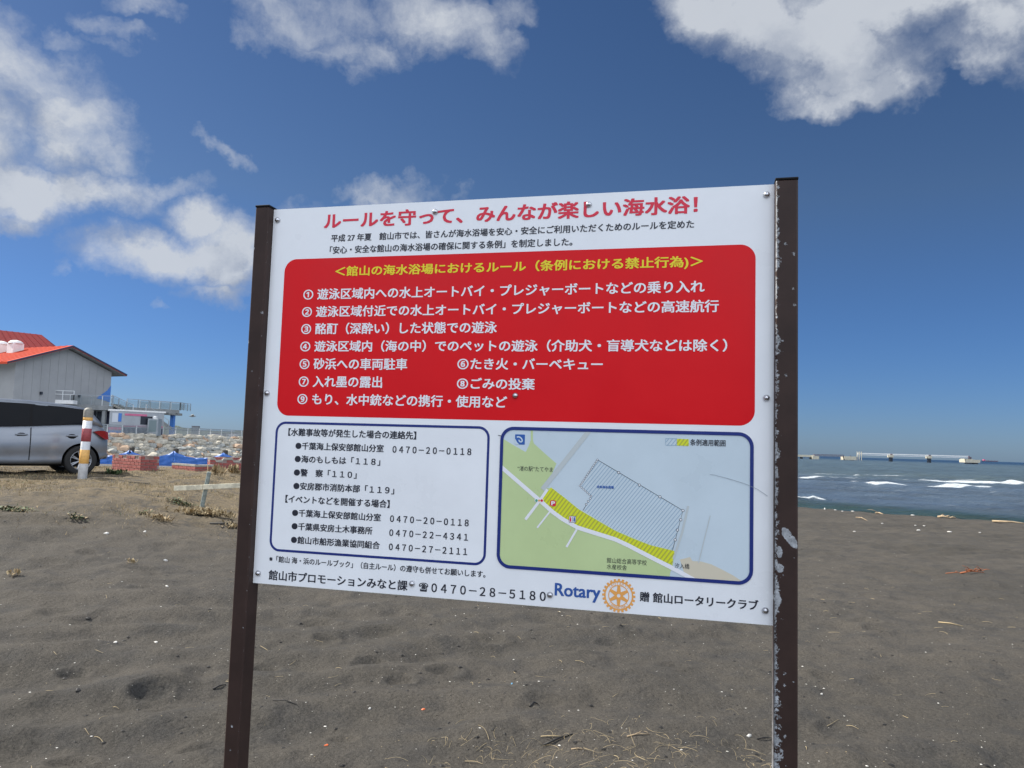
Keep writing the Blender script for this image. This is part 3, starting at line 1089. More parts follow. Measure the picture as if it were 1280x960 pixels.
swim = Z4s([(470, 207), (812, 410), (770, 570), (680, 548), (540, 490), (412, 410), (443, 352), (400, 310)])
flat("map_hatching", hatch(swim, R_(52), 3.3 * PX, 0.62 * PX), 2, M["map_line"], kind="stuff")
flat("map_hatching", hatch(zone, R_(54), 3.9 * PX, 1.5 * PX), 3.6, M["map_zone_line"], kind="stuff")
flat("map_boundary", stroke(Z4s([(470, 207), (812, 410), (770, 570)]), 0.5 * PX) + stroke(Z4s([(412, 410), (425, 388)]), 0.5 * PX), 2.6, M["ink"])
buoys = []


def walk(a, b, n, r):
    for k in range(n):
        f = k / max(n - 1, 1)
        buoys.append((a[0] + (b[0] - a[0]) * f, a[1] + (b[1] - a[1]) * f, r))


walk((470, 207), (400, 311), 15, 3.6)
walk((407, 318), (445, 352), 6, 3.6)
walk((441, 362), (425, 385), 3, 4.0)
for q in ((555, 258), (638, 308), (720, 355), (812, 410), (803, 447), (790, 488), (781, 527)):
    buoys.append((*q, 5.2))
bo, bi = [], []
for x, y, r in buoys:
    c = Z4(x, y)
    rr_ = r / 3.2 * PX
    bo.append([(c[0] + rr_ * math.cos(a), c[1] + rr_ * math.sin(a)) for a in np.linspace(0, 2 * math.pi, 13)[:-1]])
    bi.append([(c[0] + rr_ * .68 * math.cos(a), c[1] + rr_ * .68 * math.sin(a)) for a in np.linspace(0, 2 * math.pi, 13)[:-1]])
flat("map_buoys", bo, 3.0, M["ink"], kind="stuff")
flat("map_buoys", bi, 3.4, M["panel"], kind="stuff")
# legend
lg1 = Z4s([(743, 122), (788, 123), (788, 150), (743, 149)])
lg2 = Z4s([(788, 123), (835, 125), (835, 152), (788, 150)])
flat("legend_swatch", [lg2], 3, M["map_zone"])
flat("legend_swatch", hatch(lg2, R_(54), 3.4 * PX, 1.3 * PX), 3.6, M["map_zone_line"])
flat("legend_swatch", hatch(lg1, R_(52), 3.3 * PX, 0.6 * PX) + stroke(lg1 + [lg1[0]], 0.5 * PX), 2.6, M["map_line"])
# little pictograms on the map


def icon(cx, cy, w, h, mtl, layer, r=0.2, name="map_icon"):
    c = Z4(cx, cy)
    return flat(name, [rrect(c[0] - w / 2, c[1] - h / 2, c[0] + w / 2, c[1] + h / 2, r * min(w, h), 4)], layer, mtl)


icon(160, 126, 11.8 * PX, 11.8 * PX, M["map_blue"], 3, 0.05)
c = Z4(160, 126)
sw_o = [(c[0] + PX * (0.4 + 0.62 * a) * math.cos(a + 2.6), c[1] - PX * 0.8 + PX * (0.4 + 0.62 * a) * math.sin(-a + 0.9)) for a in np.linspace(0.4, 6.3, 26)]
flat("map_icon", stroke(sw_o, 1.5 * PX), 3.6, M["map_sea"])
flat("map_icon", [[(c[0] - 5.8 * PX, c[1] - 5.8 * PX), (c[0] - 0.5 * PX, c[1] - 5.8 * PX), (c[0] - 3.4 * PX, c[1] - 3.2 * PX), (c[0] - 5.0 * PX, c[1] - 0.2 * PX), (c[0] - 5.8 * PX, c[1] + 0.6 * PX)]], 3.8, M["map_sea"])
icon(292.5, 381, 6.8 * PX, 6.8 * PX, M["title"], 5.5, 0.25)
icon(370, 445, 8.0 * PX, 7.6 * PX, M["ink"], 5.2, 0.1)
icon(370, 445, 7.2 * PX, 6.8 * PX, M["white_ink"], 5.6, 0.1)
for dx, mt in ((-7.5, M["title"]), (7.5, M["map_blue"])):
    icon(370 + dx, 447, 1.8 * PX, 4.2 * PX, mt, 6.0, 0.1)
    icon(370 + dx, 436.5, 1.5 * PX, 1.5 * PX, mt, 6.0, 0.5)
icon(370, 445, 0.5 * PX, 5.6 * PX, M["ink"], 6.0, 0.1)
icon(237, 370, 10.5 * PX, 3.9 * PX, M["white_ink"], 5.4, 0.4)
icon(226.5, 370, 3.1 * PX, 3.1 * PX, M["green_print"], 5.8, 0.5)
icon(237, 370, 2.6 * PX, 2.6 * PX, M["gear"], 5.8, 0.5)
icon(247.5, 370, 3.1 * PX, 3.1 * PX, M["title"], 5.8, 0.5)
# scratches on the film
flat("scratch", stroke(Z4s([(920, 266), (935, 267), (1000, 284), (1060, 303), (1110, 325), (1150, 352)]), 0.4 * PX), 7.5, M["scratch"])
flat("scratch", stroke(Z4s([(73, 109), (86, 112)]), 0.7 * PX), 7.5, M["ink"])

# ---- lettering: the same characters, each line fitted to the width and height it has on the board
FONTS = {}


def line_mesh(s):
    cu = bpy.data.curves.new("lettering", "FONT")
    cu.body = s
    cu.resolution_u = 3
    ob = bpy.data.objects.new("lettering", cu)
    COL.objects.link(ob)
    bpy.context.view_layer.update()
    me = bpy.data.meshes.new_from_object(ob.evaluated_get(bpy.context.evaluated_depsgraph_get()))
    bpy.data.objects.remove(ob)
    bpy.data.curves.remove(cu)
    n = len(me.vertices)
    co = np.zeros(n * 3, np.float32)
    me.vertices.foreach_get("co", co)
    co = co.reshape(-1, 3)
    tris = [tuple(p.vertices) for p in me.polygons]
    bpy.data.meshes.remove(me)
    return co, tris


def text(s, l, r, hpx, mtl, bold=0.35, layer=2.0, em=False):
    """l, r: photo pixels of the left and right ends at mid height; hpx: glyph height in photo px at the middle"""
    co, tris = line_mesh(s)
    ul, vl = uv(*l)
    ur, vr = uv(*r)
    vm = (vl + vr) / 2
    mx, my = (l[0] + r[0]) / 2, (l[1] + r[1]) / 2
    hh = abs(uv(mx, my - hpx / 2)[1] - uv(mx, my + hpx / 2)[1])
    lo, hi = co.min(0), co.max(0)
    sx = (ur - ul) / (hi[0] - lo[0])
    sy = hh / (hi[1] - lo[1])
    n = len(co)
    vs, fs = [], []
    b = bold * PX / 2
    offs = [(0, 0)] if bold <= 0 else [(0, 0), (b, b * .6), (-b, b * .6), (b, -b * .6), (-b, -b * .6)]
    for k, (dx, dy) in enumerate(offs):
        x = ul + (co[:, 0] - lo[0]) * sx + dx
        z = vm + (co[:, 1] - (lo[1] + hi[1]) / 2) * sy + dy
        y = np.full(n, -(layer * EPS + k * 0.00006))
        vs.append(np.stack([x, y, z], 1))
        fs += [tuple(v + k * n for v in t_) for t_ in tris]
    o = pydata("lettering", np.concatenate(vs), fs, mtl, panel)
    o["kind"] = "stuff"
    return o


K = M["ink"]
Wk = M["white_ink"]
text("ルールを守って、みんなが楽しい海水浴！", (405.8, 277.8), (871.5, 253.9), 20.5, M["title"], 1.5)
text("平成 27 年夏　館山市では、皆さんが海水浴場を安心・安全にご利用いただくためのルールを定めた", (414.2, 298.2), (867.4, 279.6), 9.6, K, .45)
text("「安心・安全な館山の海水浴場の確保に関する条例」を制定しました。", (412.6, 312.8), (715.4, 302.0), 9.6, K, .45)
text("＜館山の海水浴場におけるルール（条例における禁止行為)＞", (419.5, 341.0), (878.4, 326.6), 15.2, M["yellow"], .8, 3)
text("① 遊泳区域内への水上オートバイ・プレジャーボートなどの乗り入れ", (379.8, 368.6), (880.4, 357.5), 14.4, Wk, .7, 3)
text("② 遊泳区域付近での水上オートバイ・プレジャーボートなどの高速航行", (378.1, 389.9), (898.2, 382.3), 14.4, Wk, .7, 3)
text("③ 酩酊（深酔い）した状態での遊泳", (377.1, 411.2), (620.9, 409.0), 14.4, Wk, .7, 3)
text("④ 遊泳区域内（海の中）でのペットの遊泳（介助犬・盲導犬などは除く）", (376.0, 432.9), (908.6, 431.6), 14.6, Wk, .7, 3)
text("⑤ 砂浜への車両駐車", (375.1, 454.9), (509.0, 455.0), 14.0, Wk, .7, 3)
text("⑥たき火・バーベキュー", (572.3, 454.9), (753.2, 455.4), 14.2, Wk, .7, 3)
text("⑦ 入れ墨の露出", (374.0, 476.7), (477.6, 477.6), 14.0, Wk, .7, 3)
text("⑧ごみの投棄", (571.7, 478.9), (668.2, 480.4), 14.0, Wk, .7, 3)
text("⑨ もり、水中銃などの携行・使用など", (372.4, 498.9), (633.6, 502.2), 14.2, Wk, .7, 3)

text("【水難事故等が発生した場合の連絡先】", (360.8, 540.4), (520.2, 543.9), 9.6, K, .5)
text("●千葉海上保安部館山分室", (369.8, 557.0), (479.5, 560.6), 9.2, K, .5)
text("０４７０－２０－０１１８", (491.0, 562.2), (589.1, 564.2), 8.2, K, .5)
text("●海のもしもは「１１８」", (368.9, 573.6), (475.2, 577.2), 9.2, K, .5)
text("●警　察「１１０」", (367.8, 590.5), (445.7, 593.4), 9.2, K, .5)
text("●安房郡市消防本部「１１９」", (367.2, 607.4), (492.7, 612.7), 9.4, K, .5)
text("【イベントなどを開催する場合】", (357.1, 623.7), (487.0, 629.7), 9.6, K, .5)
text("●千葉海上保安部館山分室", (365.6, 640.6), (476.0, 647.0), 9.2, K, .5)
text("０４７０－２０－０１１８", (487.9, 648.7), (585.8, 653.2), 8.2, K, .5)
text("●千葉県安房土木事務所", (365.0, 657.4), (465.4, 663.5), 9.2, K, .5)
text("０４７０－２２－４３４１", (487.0, 665.5), (584.9, 671.8), 8.2, K, .5)
text("●館山市船形漁業協同組合", (364.2, 674.4), (474.7, 681.7), 9.2, K, .5)
text("０４７０－２７－２１１１", (486.5, 682.7), (583.8, 690.3), 8.2, K, .5)
text("※「館山 海・浜のルールブック」（自主ルール）の遵守も併せてお願いします。", (337.0, 696.4), (606.8, 719.8), 8.4, K, .3)
text("館山市プロモーションみなと課", (336.2, 718.7), (509.2, 731.8), 12.4, K, .6)
text("☎", (524.0, 733.4), (535.0, 734.4), 10.6, K, .5)
text("０４７０－２８－５１８０", (539.6, 734.9), (682.0, 745.2), 11.0, K, .55)
text("Rotary", (693.9, 739.0), (750.2, 743.2), 20.5, M["rotary_blue"], .9)
text("贈 館山ロータリークラブ", (800.2, 745.8), (947.8, 756.2), 12.4, K, .6)
text("“渚の駅”たてやま", (647.0, 586.0), (691.2, 586.4), 6.4, K, .0, 4)
text("条例適用範囲", (862.8, 552.4), (906.8, 554.4), 8.0, K, .18, 4)
text("館山総合高等学校", (758.6, 700.2), (808.5, 703.2), 6.8, K, .0, 4)
text("水産校舎", (758.6, 707.8), (783.6, 709.8), 6.6, K, .0, 4)
text("汐入橋", (843.4, 706.6), (861.8, 708.2), 6.6, K, .0, 5)
text("北条海水浴場", (746.2, 608.7), (767.2, 608.9), 3.3, M["map_blue"], .25, 4)
text("P", (689.6, 629.0), (693.6, 629.0), 4.6, M["white_ink"], .7, 6.2)

# wheel emblem: toothed gear with six spokes, keyed hub and two curved word panels
gc = uv(773.4, 744.5)
GR = 18.4 * PX
teeth = 24
outer = []
for k in range(teeth):
    for off, rr_ in ((-.30, .88), (-.24, 1.0), (.24, 1.0), (.30, .88)):
        a = 2 * math.pi * (k + off) / teeth
        outer.append((gc[0] + GR * rr_ * math.cos(a), gc[1] + GR * rr_ * math.sin(a)))


def circ(r, n):
    return [(gc[0] + GR * r * math.cos(2 * math.pi * (k - .3) / n), gc[1] + GR * r * math.sin(2 * math.pi * (k - .3) / n)) for k in range(n)]


ring("wheel_emblem", outer, circ(0.79, 96), 2, M["gear"])
ring("wheel_emblem", circ(0.63, 60), circ(0.58, 60), 2.2, M["gear"])
spk = []
for k in range(6):
    a = math.pi / 2 + k * math.pi / 3
    dx, dy = math.cos(a), math.sin(a)
    q = [(gc[0] + GR * (r_ * dx - s_ * dy), gc[1] + GR * (r_ * dy + s_ * dx)) for r_, s_ in ((.16, -.13), (.60, -.075), (.60, .075), (.16, .13))]
    spk.append(q)
flat("wheel_emblem", spk, 2.6, M["gear"])
ring("wheel_emblem", circ(0.22, 40), circ(0.11, 40), 3.0, M["gear"])
for a0, s in ((90, "ROTARY"), (270, "INTERNATIONAL")):
    # word panels: thin bounding bars and letters turned along the ring
    span = 96
    segs = []
    for k in (-1, 1):
        a = R_(a0 + k * span / 2)
        segs += stroke([(gc[0] + GR * .63 * math.cos(a), gc[1] + GR * .63 * math.sin(a)), (gc[0] + GR * .80 * math.cos(a), gc[1] + GR * .80 * math.sin(a))], .3 * PX)
    flat("wheel_emblem", segs, 2.8, M["gear"], kind="stuff")
    n = len(s)
    vs, fs = [], []
    for i, ch in enumerate(s):
        co, tris = line_mesh(ch)
        t_ = (i - (n - 1) / 2) * (span - 14) / n
        ang = R_(a0 - t_) if a0 == 90 else R_(a0 + t_)
        cen = ((co.min(0) + co.max(0)) / 2)
        sc_ = GR * 0.15 / max(co[:, 1].max() - co[:, 1].min(), .1)
        rot = ang - math.pi / 2 if a0 == 90 else ang + math.pi / 2
        x, y = (co[:, 0] - cen[0]) * sc_ * (1 if n < 8 else .7), (co[:, 1] - cen[1]) * sc_
        X = gc[0] + GR * .71 * math.cos(ang) + x * math.cos(rot) - y * math.sin(rot)
        Zz = gc[1] + GR * .71 * math.sin(ang) + x * math.sin(rot) + y * math.cos(rot)
        b = sum(len(v) for v in vs)
        vs.append(np.stack([X, np.full(len(X), -3.0 * EPS), Zz], 1))
        fs += [tuple(v + b for v in q) for q in tris]
    o = pydata("lettering", np.concatenate(vs), fs, M["gear"], panel)
    o["kind"] = "stuff"

# rivets: flat domed heads with a thin collar
bm = bmesh.new()
lathe(bm, [(0.0104, 0.0), (0.0104, 0.0014), (0.0094, 0.0026), (0.0086, 0.0055), (0.0055, 0.0088), (0, 0.0098)], 20, Matrix.Rotation(R_(90), 4, "X"))
me = None
for i, (px, py) in enumerate(((347.3, 275.3), (958.3, 243.6), (736, 256), (544.2, 265), (334.2, 491.5), (644.2, 494.6), (958, 497.6), (323, 716.5), (515.2, 729.6), (687.6, 743.6), (956.6, 763.2))):
    u, v = uv(px, py)
    if me is None:
        o = finish("rivet", bm, M["steel"], panel, smooth=True)
        me = o.data
    else:
        o = link("rivet", me, panel)
    o.location = (u, -0.0012, v)

# ---- PART2
# ------------------------------------------------------------------ parked car
CAR_A = R_(42)
rear = Vector((-8.81, 16.0, 0))
fwd = Vector((-math.cos(CAR_A), -math.sin(CAR_A), 0))
CARZ = 0.69
car = empty("parked_car", (rear.x, rear.y, CARZ), math.atan2(fwd.y, fwd.x),
            "silver blue hatchback car parked behind the striped bollard with black tinted side windows", "car")
# local: x forward, y left (the side the photograph shows), z up; origin below the rear axle
HW = 0.85
# shift so that the seen flank is at y = 0 plane of 'rear' -> centre line is HW away from the camera
OY = -HW


def interp(xs, ys, x):
    return float(np.interp(x, xs, ys))


ST_ = [-0.56, -0.53, -0.46, -0.34, -0.15, 0.1, 0.5, 1.0, 1.6, 2.2, 2.7, 3.0, 3.25, 3.42, 3.50, 3.53]
ZB = ([-0.6, -0.5, -0.3, 0.3, 2.2, 3.2, 3.55], [0.42, 0.34, 0.25, 0.20, 0.19, 0.22, 0.34])
ZT = ([-0.6, -0.5, -0.42, -0.2, 0.1, 1.5, 2.3, 2.6, 3.0, 3.35, 3.5, 3.55], [0.74, 0.90, 1.02, 1.06, 1.05, 0.94, 0.95, 0.96, 0.88, 0.76, 0.62, 0.55])
WW = ([-0.6, -0.5, -0.36, -0.1, 0.4, 2.6, 3.1, 3.4, 3.55], [0.52, 0.66, 0.76, 0.83, 0.85, 0.85, 0.80, 0.66, 0.45])


def loft(secs, close_ends=True, mirror=True):
    bm = bmesh.new()
    rings = []
    for sct in secs:
        pts = list(sct)
        full = pts + [(x, -y, z) for x, y, z in pts[::-1] if abs(y) > 1e-5]
        rings.append([bm.verts.new((x, y + OY, z)) for x, y, z in full])
    n = len(rings[0])
    for a, b in zip(rings, rings[1:]):
        for k in range(n):
            bm.faces.new((a[k], a[(k + 1) % n], b[(k + 1) % n], b[k]))
    if close_ends:
        bm.faces.new(rings[0])
        bm.faces.new(rings[-1])
    return bm


secs = []
for x in ST_:
    zb, zt, w_ = interp(*ZB, x), interp(*ZT, x), interp(*WW, x)
    h = zt - zb
    secs.append([(x, 0, zb), (x, w_ - .16, zb), (x, w_ - .05, zb + .03 * h / .8), (x, w_ - .015, zb + .10 * h), (x, w_ - .03, zb + .24 * h), (x, w_, zb + .40 * h), (x, w_ - .004, zb + .60 * h),
                 (x, w_ - .02, zb + .78 * h), (x, w_ - .05, zb + .93 * h), (x, w_ - .09, zt), (x, w_ - .30, zt + .005), (x, 0, zt + .01)])
bm = loft(secs)
body = finish("body", bm, M["paint"], car, smooth=True)
md = body.modifiers.new("sub", "SUBSURF")
md.levels = md.render_levels = 2
# wheel arches cut through
for ax in (0.0, 2.62):
    cb = bmesh.new()
    lathe(cb, [(0, -0.30), (0.355, -0.30), (0.355, 0.35), (0, 0.35)], 40, Matrix.Rotation(R_(90), 4, "X"))
    for sgn in (1, -1):
        pass
    cutter = finish("arch_cutter", cb, None, car)
    cutter.location = (ax, OY, 0.30)
    cutter.scale = (1, 5, 1)
    mb = body.modifiers.new("arch", "BOOLEAN")
    mb.operation = "DIFFERENCE"
    mb.object = cutter
    mb.solver = "EXACT"
bpy.context.view_layer.update()
me2 = bpy.data.meshes.new_from_object(body.evaluated_get(bpy.context.evaluated_depsgraph_get()))
body.modifiers.clear()
body.data = me2
me2.name = "body"
for o in [o for o in car.children if o.name.startswith("arch_cutter")]:
    bpy.data.objects.remove(o)
body.data.polygons.foreach_set("use_smooth", [True] * len(body.data.polygons))
body.data.set_sharp_from_angle(angle=R_(38))
# dark wheel housings
for axx in (0.0, 2.62):
    for sg in (1, -1):
        bm = bmesh.new()
        ro = []
        for k in range(19):
            a = R_(-5 + 190 * k / 18)
            cx_, cz_ = axx + .352 * math.cos(a), .30 + .352 * math.sin(a)
            ro.append((bm.verts.new((cx_, (HW - .05) * sg + OY, cz_)), bm.verts.new((cx_, (HW - .36) * sg + OY, cz_))))
        for a, b in zip(ro, ro[1:]):
            bm.faces.new((a[0], b[0], b[1], a[1]))
        bm.faces.new([r[1] for r in ro])
        finish("wheel_housing", bm, M["black_trim"], car)
# greenhouse
RX = [-0.42, -0.25, -0.12, 0.1, 0.5, 1.0, 1.6, 1.95, 2.3, 2.62]
RZ = ([-0.42, -0.28, -0.15, 0.0, 0.4, 1.0, 1.6, 1.95, 2.3, 2.62], [1.05, 1.22, 1.36, 1.41, 1.46, 1.495, 1.50, 1.47, 1.30, 0.98])
gsec = []
for x in RX:
    zt, zr, w_ = interp(*ZT, x) - 0.02, interp(*RZ, x), interp(*WW, x)
    zr = max(zr, zt + .02)
    f = (zr - zt) / 0.5
    wr = w_ - .09 - .13 * min(f, 1)
    gsec.append([(x, 0, zt), (x, w_ - .10, zt), (x, w_ - .10 - .06 * min(f, 1), zt + .5 * (zr - zt)), (x, wr, zr - .07 * min(f, 1)), (x, wr - .05, zr - .02 * min(f, 1)), (x, wr - .18, zr), (x, 0, zr + .015 * min(f, 1))])
bm = loft(gsec)
cabin = finish("roof", bm, M["paint"], car, smooth=True)
# side glass, one panel for each door and quarter
for sgn in (1, -1):
    for (xa, xb) in ((-0.17, 0.00), (0.02, 0.90), (0.95, 1.85), (1.89, 2.22)):
        n = 6
        vs, fs = [], []
        for i in range(n + 1):
            x = xa + (xb - xa) * i / n
            zt, zr, w_ = interp(*ZT, x) - 0.02, interp(*RZ, x), interp(*WW, x)
            f = min((zr - zt) / 0.5, 1)
            lo = Vector((x, w_ - .10, zt)).lerp(Vector((x, w_ - .10 - .06 * f, zt + .5 * (zr - zt))), 0.10)
            mi = Vector((x, w_ - .10 - .06 * f, zt + .5 * (zr - zt)))
            hi = mi.lerp(Vector((x, w_ - .09 - .13 * f, zr - .07 * f)), 0.93)
            for p in (lo, mi, hi):
                p.y += 0.006
            for p in (lo, mi, hi):
                vs.append((p.x, p.y * sgn + OY, p.z))
        for i in range(n):
            for k in range(2):
                a = i * 3 + k
                q = (a, a + 1, a + 4, a + 3)
                fs.append(q if sgn < 0 else q[::-1])
        o = pydata("side_window", vs, fs, M["glass"], car, smooth=True)
    # black pillars between the panes
    for (xa, xb) in ((-0.20, 2.26),):
        n = 24
        vs, fs = [], []
        for i in range(n + 1):
            x = xa + (xb - xa) * i / n
            zt, zr, w_ = interp(*ZT, x) - 0.02, interp(*RZ, x), interp(*WW, x)
            f = min((zr - zt) / 0.5, 1)
            mi = Vector((x, w_ - .10 - .06 * f, zt + .5 * (zr - zt)))
            lo = Vector((x, w_ - .10, zt)).lerp(mi, 0.02)
            hi = mi.lerp(Vector((x, w_ - .09 - .13 * f, zr - .07 * f)), 0.99)
            for p in (lo, mi, hi):
                vs.append((p.x, (p.y + .003) * sgn + OY, p.z))
        for i in range(n):
            for k in range(2):
                a = i * 3 + k
                q = (a, a + 1, a + 4, a + 3)
                fs.append(q if sgn < 0 else q[::-1])
        pydata("window_surround", vs, fs, M["black_trim"], car, smooth=True)
# windscreen and rear window
for nm, x0, x1 in (("windscreen", 2.56, 2.02), ("rear_window", -0.40, -0.17)):
    vs, fs = [], []
    for i in range(5):
        x = x0 + (x1 - x0) * i / 4
        zr, w_ = interp(*RZ, x), interp(*WW, x)
        zt = interp(*ZT, x) - .02
        f = min(max(zr - zt, .02) / 0.5, 1)
        wr = w_ - .09 - .13 * f - .07
        for k in range(5):
            y = -wr + 2 * wr * k / 4
            vs.append((x + (.01 if nm == "windscreen" else -.01), y + OY, max(zr, zt + .02) + .016 - .012 * abs(y / wr) ** 2))
    for i in range(4):
        for k in range(4):
            a = i * 5 + k
            fs.append((a, a + 1, a + 6, a + 5))
    pydata(nm, vs, fs, M["glass"], car, smooth=True)
# doors: shut lines as dark recessed strips and handles
for sgn in (1, -1):
    for x in (0.93, 1.93):
        vs, fs = [], []
        zs_ = np.linspace(0.30, interp(*ZT, x) - .04, 12)
        zb, zt, w_ = interp(*ZB, x), interp(*ZT, x), interp(*WW, x)
        h = zt - zb
        prof = ([zb, zb + .10 * h, zb + .24 * h, zb + .40 * h, zb + .60 * h, zb + .78 * h, zb + .93 * h], [w_ - .10, w_ - .018, w_ - .026, w_ - .006, w_ - .006, w_ - .020, w_ - .05])
        for z in zs_:
            yy = interp(*prof, z) + .003
            for dx in (-.009, .009):
                vs.append((x + dx, yy * sgn + OY, z))
        for i in range(len(zs_) - 1):
            a = i * 2
            fs.append((a, a + 1, a + 3, a + 2))
        pydata("door_seam", vs, fs, M["black_trim"], car)
    for x in (0.20, 1.09):
        bm = bmesh.new()
        lathe(bm, [(0.0, -0.11), (0.012, -0.10), (0.018, -0.05), (0.018, 0.05), (0.012, 0.10), (0, 0.11)], 8, Matrix.Rotation(R_(90), 4, "Y"))
        hnd = finish("door_handle", bm, M["paint"], car, smooth=True, loc=(x, (HW - .004) * sgn + OY, 0.80))
        bm = bmesh.new()
        lathe(bm, [(0, 0), (0.045, 0.0), (0.05, 0.006), (0, 0.006)], 14, Matrix.Rotation(R_(90), 4, "X") @ Matrix.Scale(1.7, 4, (1, 0, 0)))
        finish("handle_recess", bm, M["black_trim"], hnd, loc=(0, -0.014 * sgn, -0.012))
    # tail lamp and head lamp
    bm = bmesh.new()
    P = [(-.50, .690, .93), (-.42, .742, .955), (-.30, .775, .955), (-.20, .796, .93), (-.27, .80, .885), (-.37, .785, .82), (-.46, .745, .77), (-.52, .69, .78)]
    a = [bm.verts.new((x, (y + .018) * sgn + OY, z - .03)) for x, y, z in P]
    b = [bm.verts.new((x + .02, (y - .08) * sgn + OY, z - .03)) for x, y, z in P]
    bm.faces.new(a)
    bm.faces.new(b[::-1])
    for i in range(len(P)):
        bm.faces.new((a[i], a[(i + 1) % len(P)], b[(i + 1) % len(P)], b[i]))
    finish("tail_lamp", bm, M["tail_red"], car)
    bm = bmesh.new()
    box(bm, (3.28, .62 * sgn + OY, .66), (.30, .20, .14), Euler((0, R_(20), -sgn * R_(35))), bevel=.04)
    finish("headlight", bm, M["lamp_clear"], car)
bm = bmesh.new()
box(bm, (1.3, OY, .26), (3.4, 1.40, .16), bevel=.03)
finish("underbody", bm, M["black_trim"], car)
for z_, x_, L_ in ((.40, -.50, 1.1),):
    bm = bmesh.new()
    box(bm, (x_, OY, z_), (.16, L_, .14), bevel=.04)
    finish("rear_bumper", bm, M["paint"], car)
# wheels
wheel0 = empty("wheel")
wheel0.parent = car
RX90 = Matrix.Rotation(R_(90), 4, "X")
bm = bmesh.new()
lathe(bm, [(0.20, -0.09), (0.27, -0.10), (0.295, -0.085), (0.303, -0.05), (0.303, 0.05), (0.295, 0.085), (0.27, 0.10), (0.20, 0.09)], 40, RX90)
tyre = finish("tyre", bm, M["rubber"], wheel0, smooth=True)
bm = bmesh.new()
lathe(bm, [(0.205, 0.085), (0.195, 0.09), (0.183, 0.075), (0.178, 0.02), (0.178, -0.08), (0.205, -0.085)], 40, RX90)
lathe(bm, [(0, 0.070), (0.032, 0.068), (0.045, 0.05), (0.045, 0.0), (0, 0.0)], 20, RX90)
for k in range(7):
    a = 2 * math.pi * k / 7
    for off in (-0.10, 0.10):
        p0 = Vector((math.cos(a) * .03, -.055, math.sin(a) * .03))
        p1 = Vector((math.cos(a + off) * .187, -.070, math.sin(a + off) * .187))
        beam(bm, p0, p1, .018, .022, up=Vector((0, 1, 0)))
rim = finish("rim", bm, M["rim"], wheel0)
bm = bmesh.new()
lathe(bm, [(0, -0.01), (0.15, -0.01), (0.15, 0.01), (0, 0.01)], 24, RX90)
disc = finish("brake_disc", bm, M["black_trim"], wheel0)
tpl = [tyre, rim, disc]
first = True
for x in (0.0, 2.62):
    for y, r in ((-.11, 0.0), (-2 * HW + .11, math.pi)):
        if first:
            wv_ = wheel0
            first = False
        else:
            wv_ = wheel0.copy()
            COL.objects.link(wv_)
            wv_.parent = car
            for q in tpl:
                c2 = q.copy()
                COL.objects.link(c2)
                c2.parent = wv_
        wv_.location = (x, y, 0.303)
        wv_.rotation_euler = (0, 0, r + math.pi)
        # y=-.11 flank shows the rim outward (+y)

# ------------------------------------------------------------------ striped bollard
pb = at(103.0, 596.0, 15.0)
pt = at(111.5, 507.5, 15.0)
gzb = ground_z(pb.x, pb.y)
bol = empty("bollard", (pb.x, pb.y, gzb), 0, "leaning white bollard with orange and red bands and a grey cap beside the silver car", "bollard")
ax = (pt - pb)
Lb = ax.length
qb = Vector((0, 0, 1)).rotation_difference(ax.normalized())
RB = 0.082
bands = [(-0.35, 0.0, "tube", "bol_white"), (0.0, .21, "tube", "bol_white"), (.21, .405, "band", "bol_orange"), (.405, .52, "tube", "bol_white"), (.52, .705, "band", "bol_red"), (.705, .815, "tube", "bol_white"), (.815, .862, "band", "bol_orange")]
bm = bmesh.new()
lathe(bm, [(0, -0.35), (RB, -0.35), (RB, Lb * 0.86), (0, Lb * 0.86)], 28)
o = finish("tube", bm, M["bol_white"], bol, smooth=False)
o.rotation_euler = qb.to_euler()
for p in o.data.polygons:
    p.use_smooth = abs(p.normal.z) < .5
for a, b, nm, mt in bands:
    if nm != "band":
        continue
    bm = bmesh.new()
    lathe(bm, [(RB + .0005, a * Lb), (RB + .0025, a * Lb + .002), (RB + .0025, b * Lb - .002), (RB + .0005, b * Lb)], 28)
    o = finish("reflective_band", bm, M[mt], bol, smooth=True)
    o.rotation_euler = qb.to_euler()
bm = bmesh.new()
lathe(bm, [(RB + .004, Lb * .862), (RB + .006, Lb * .87), (RB + .006, Lb * .955), (RB * .9, Lb * .98), (RB * .5, Lb * .998), (0, Lb)], 28)
o = finish("cap", bm, M["bol_grey"], bol, smooth=True)
o.rotation_euler = qb.to_euler()

# ------------------------------------------------------------------ brick planters like little castle walls
bmeshes = {}


def brick_mesh(L, D, H, mt):
    k = (round(L, 3), round(D, 3), round(H, 3), mt)
    if k not in bmeshes:
        bm = bmesh.new()
        box(bm, (0, 0, 0), (L, D, H), bevel=.004)
        me_ = bpy.data.meshes.new("brick")
        bm.to_mesh(me_)
        bm.free()
        me_.materials.append(M[mt])
        bmeshes[k] = me_
    return bmeshes[k]


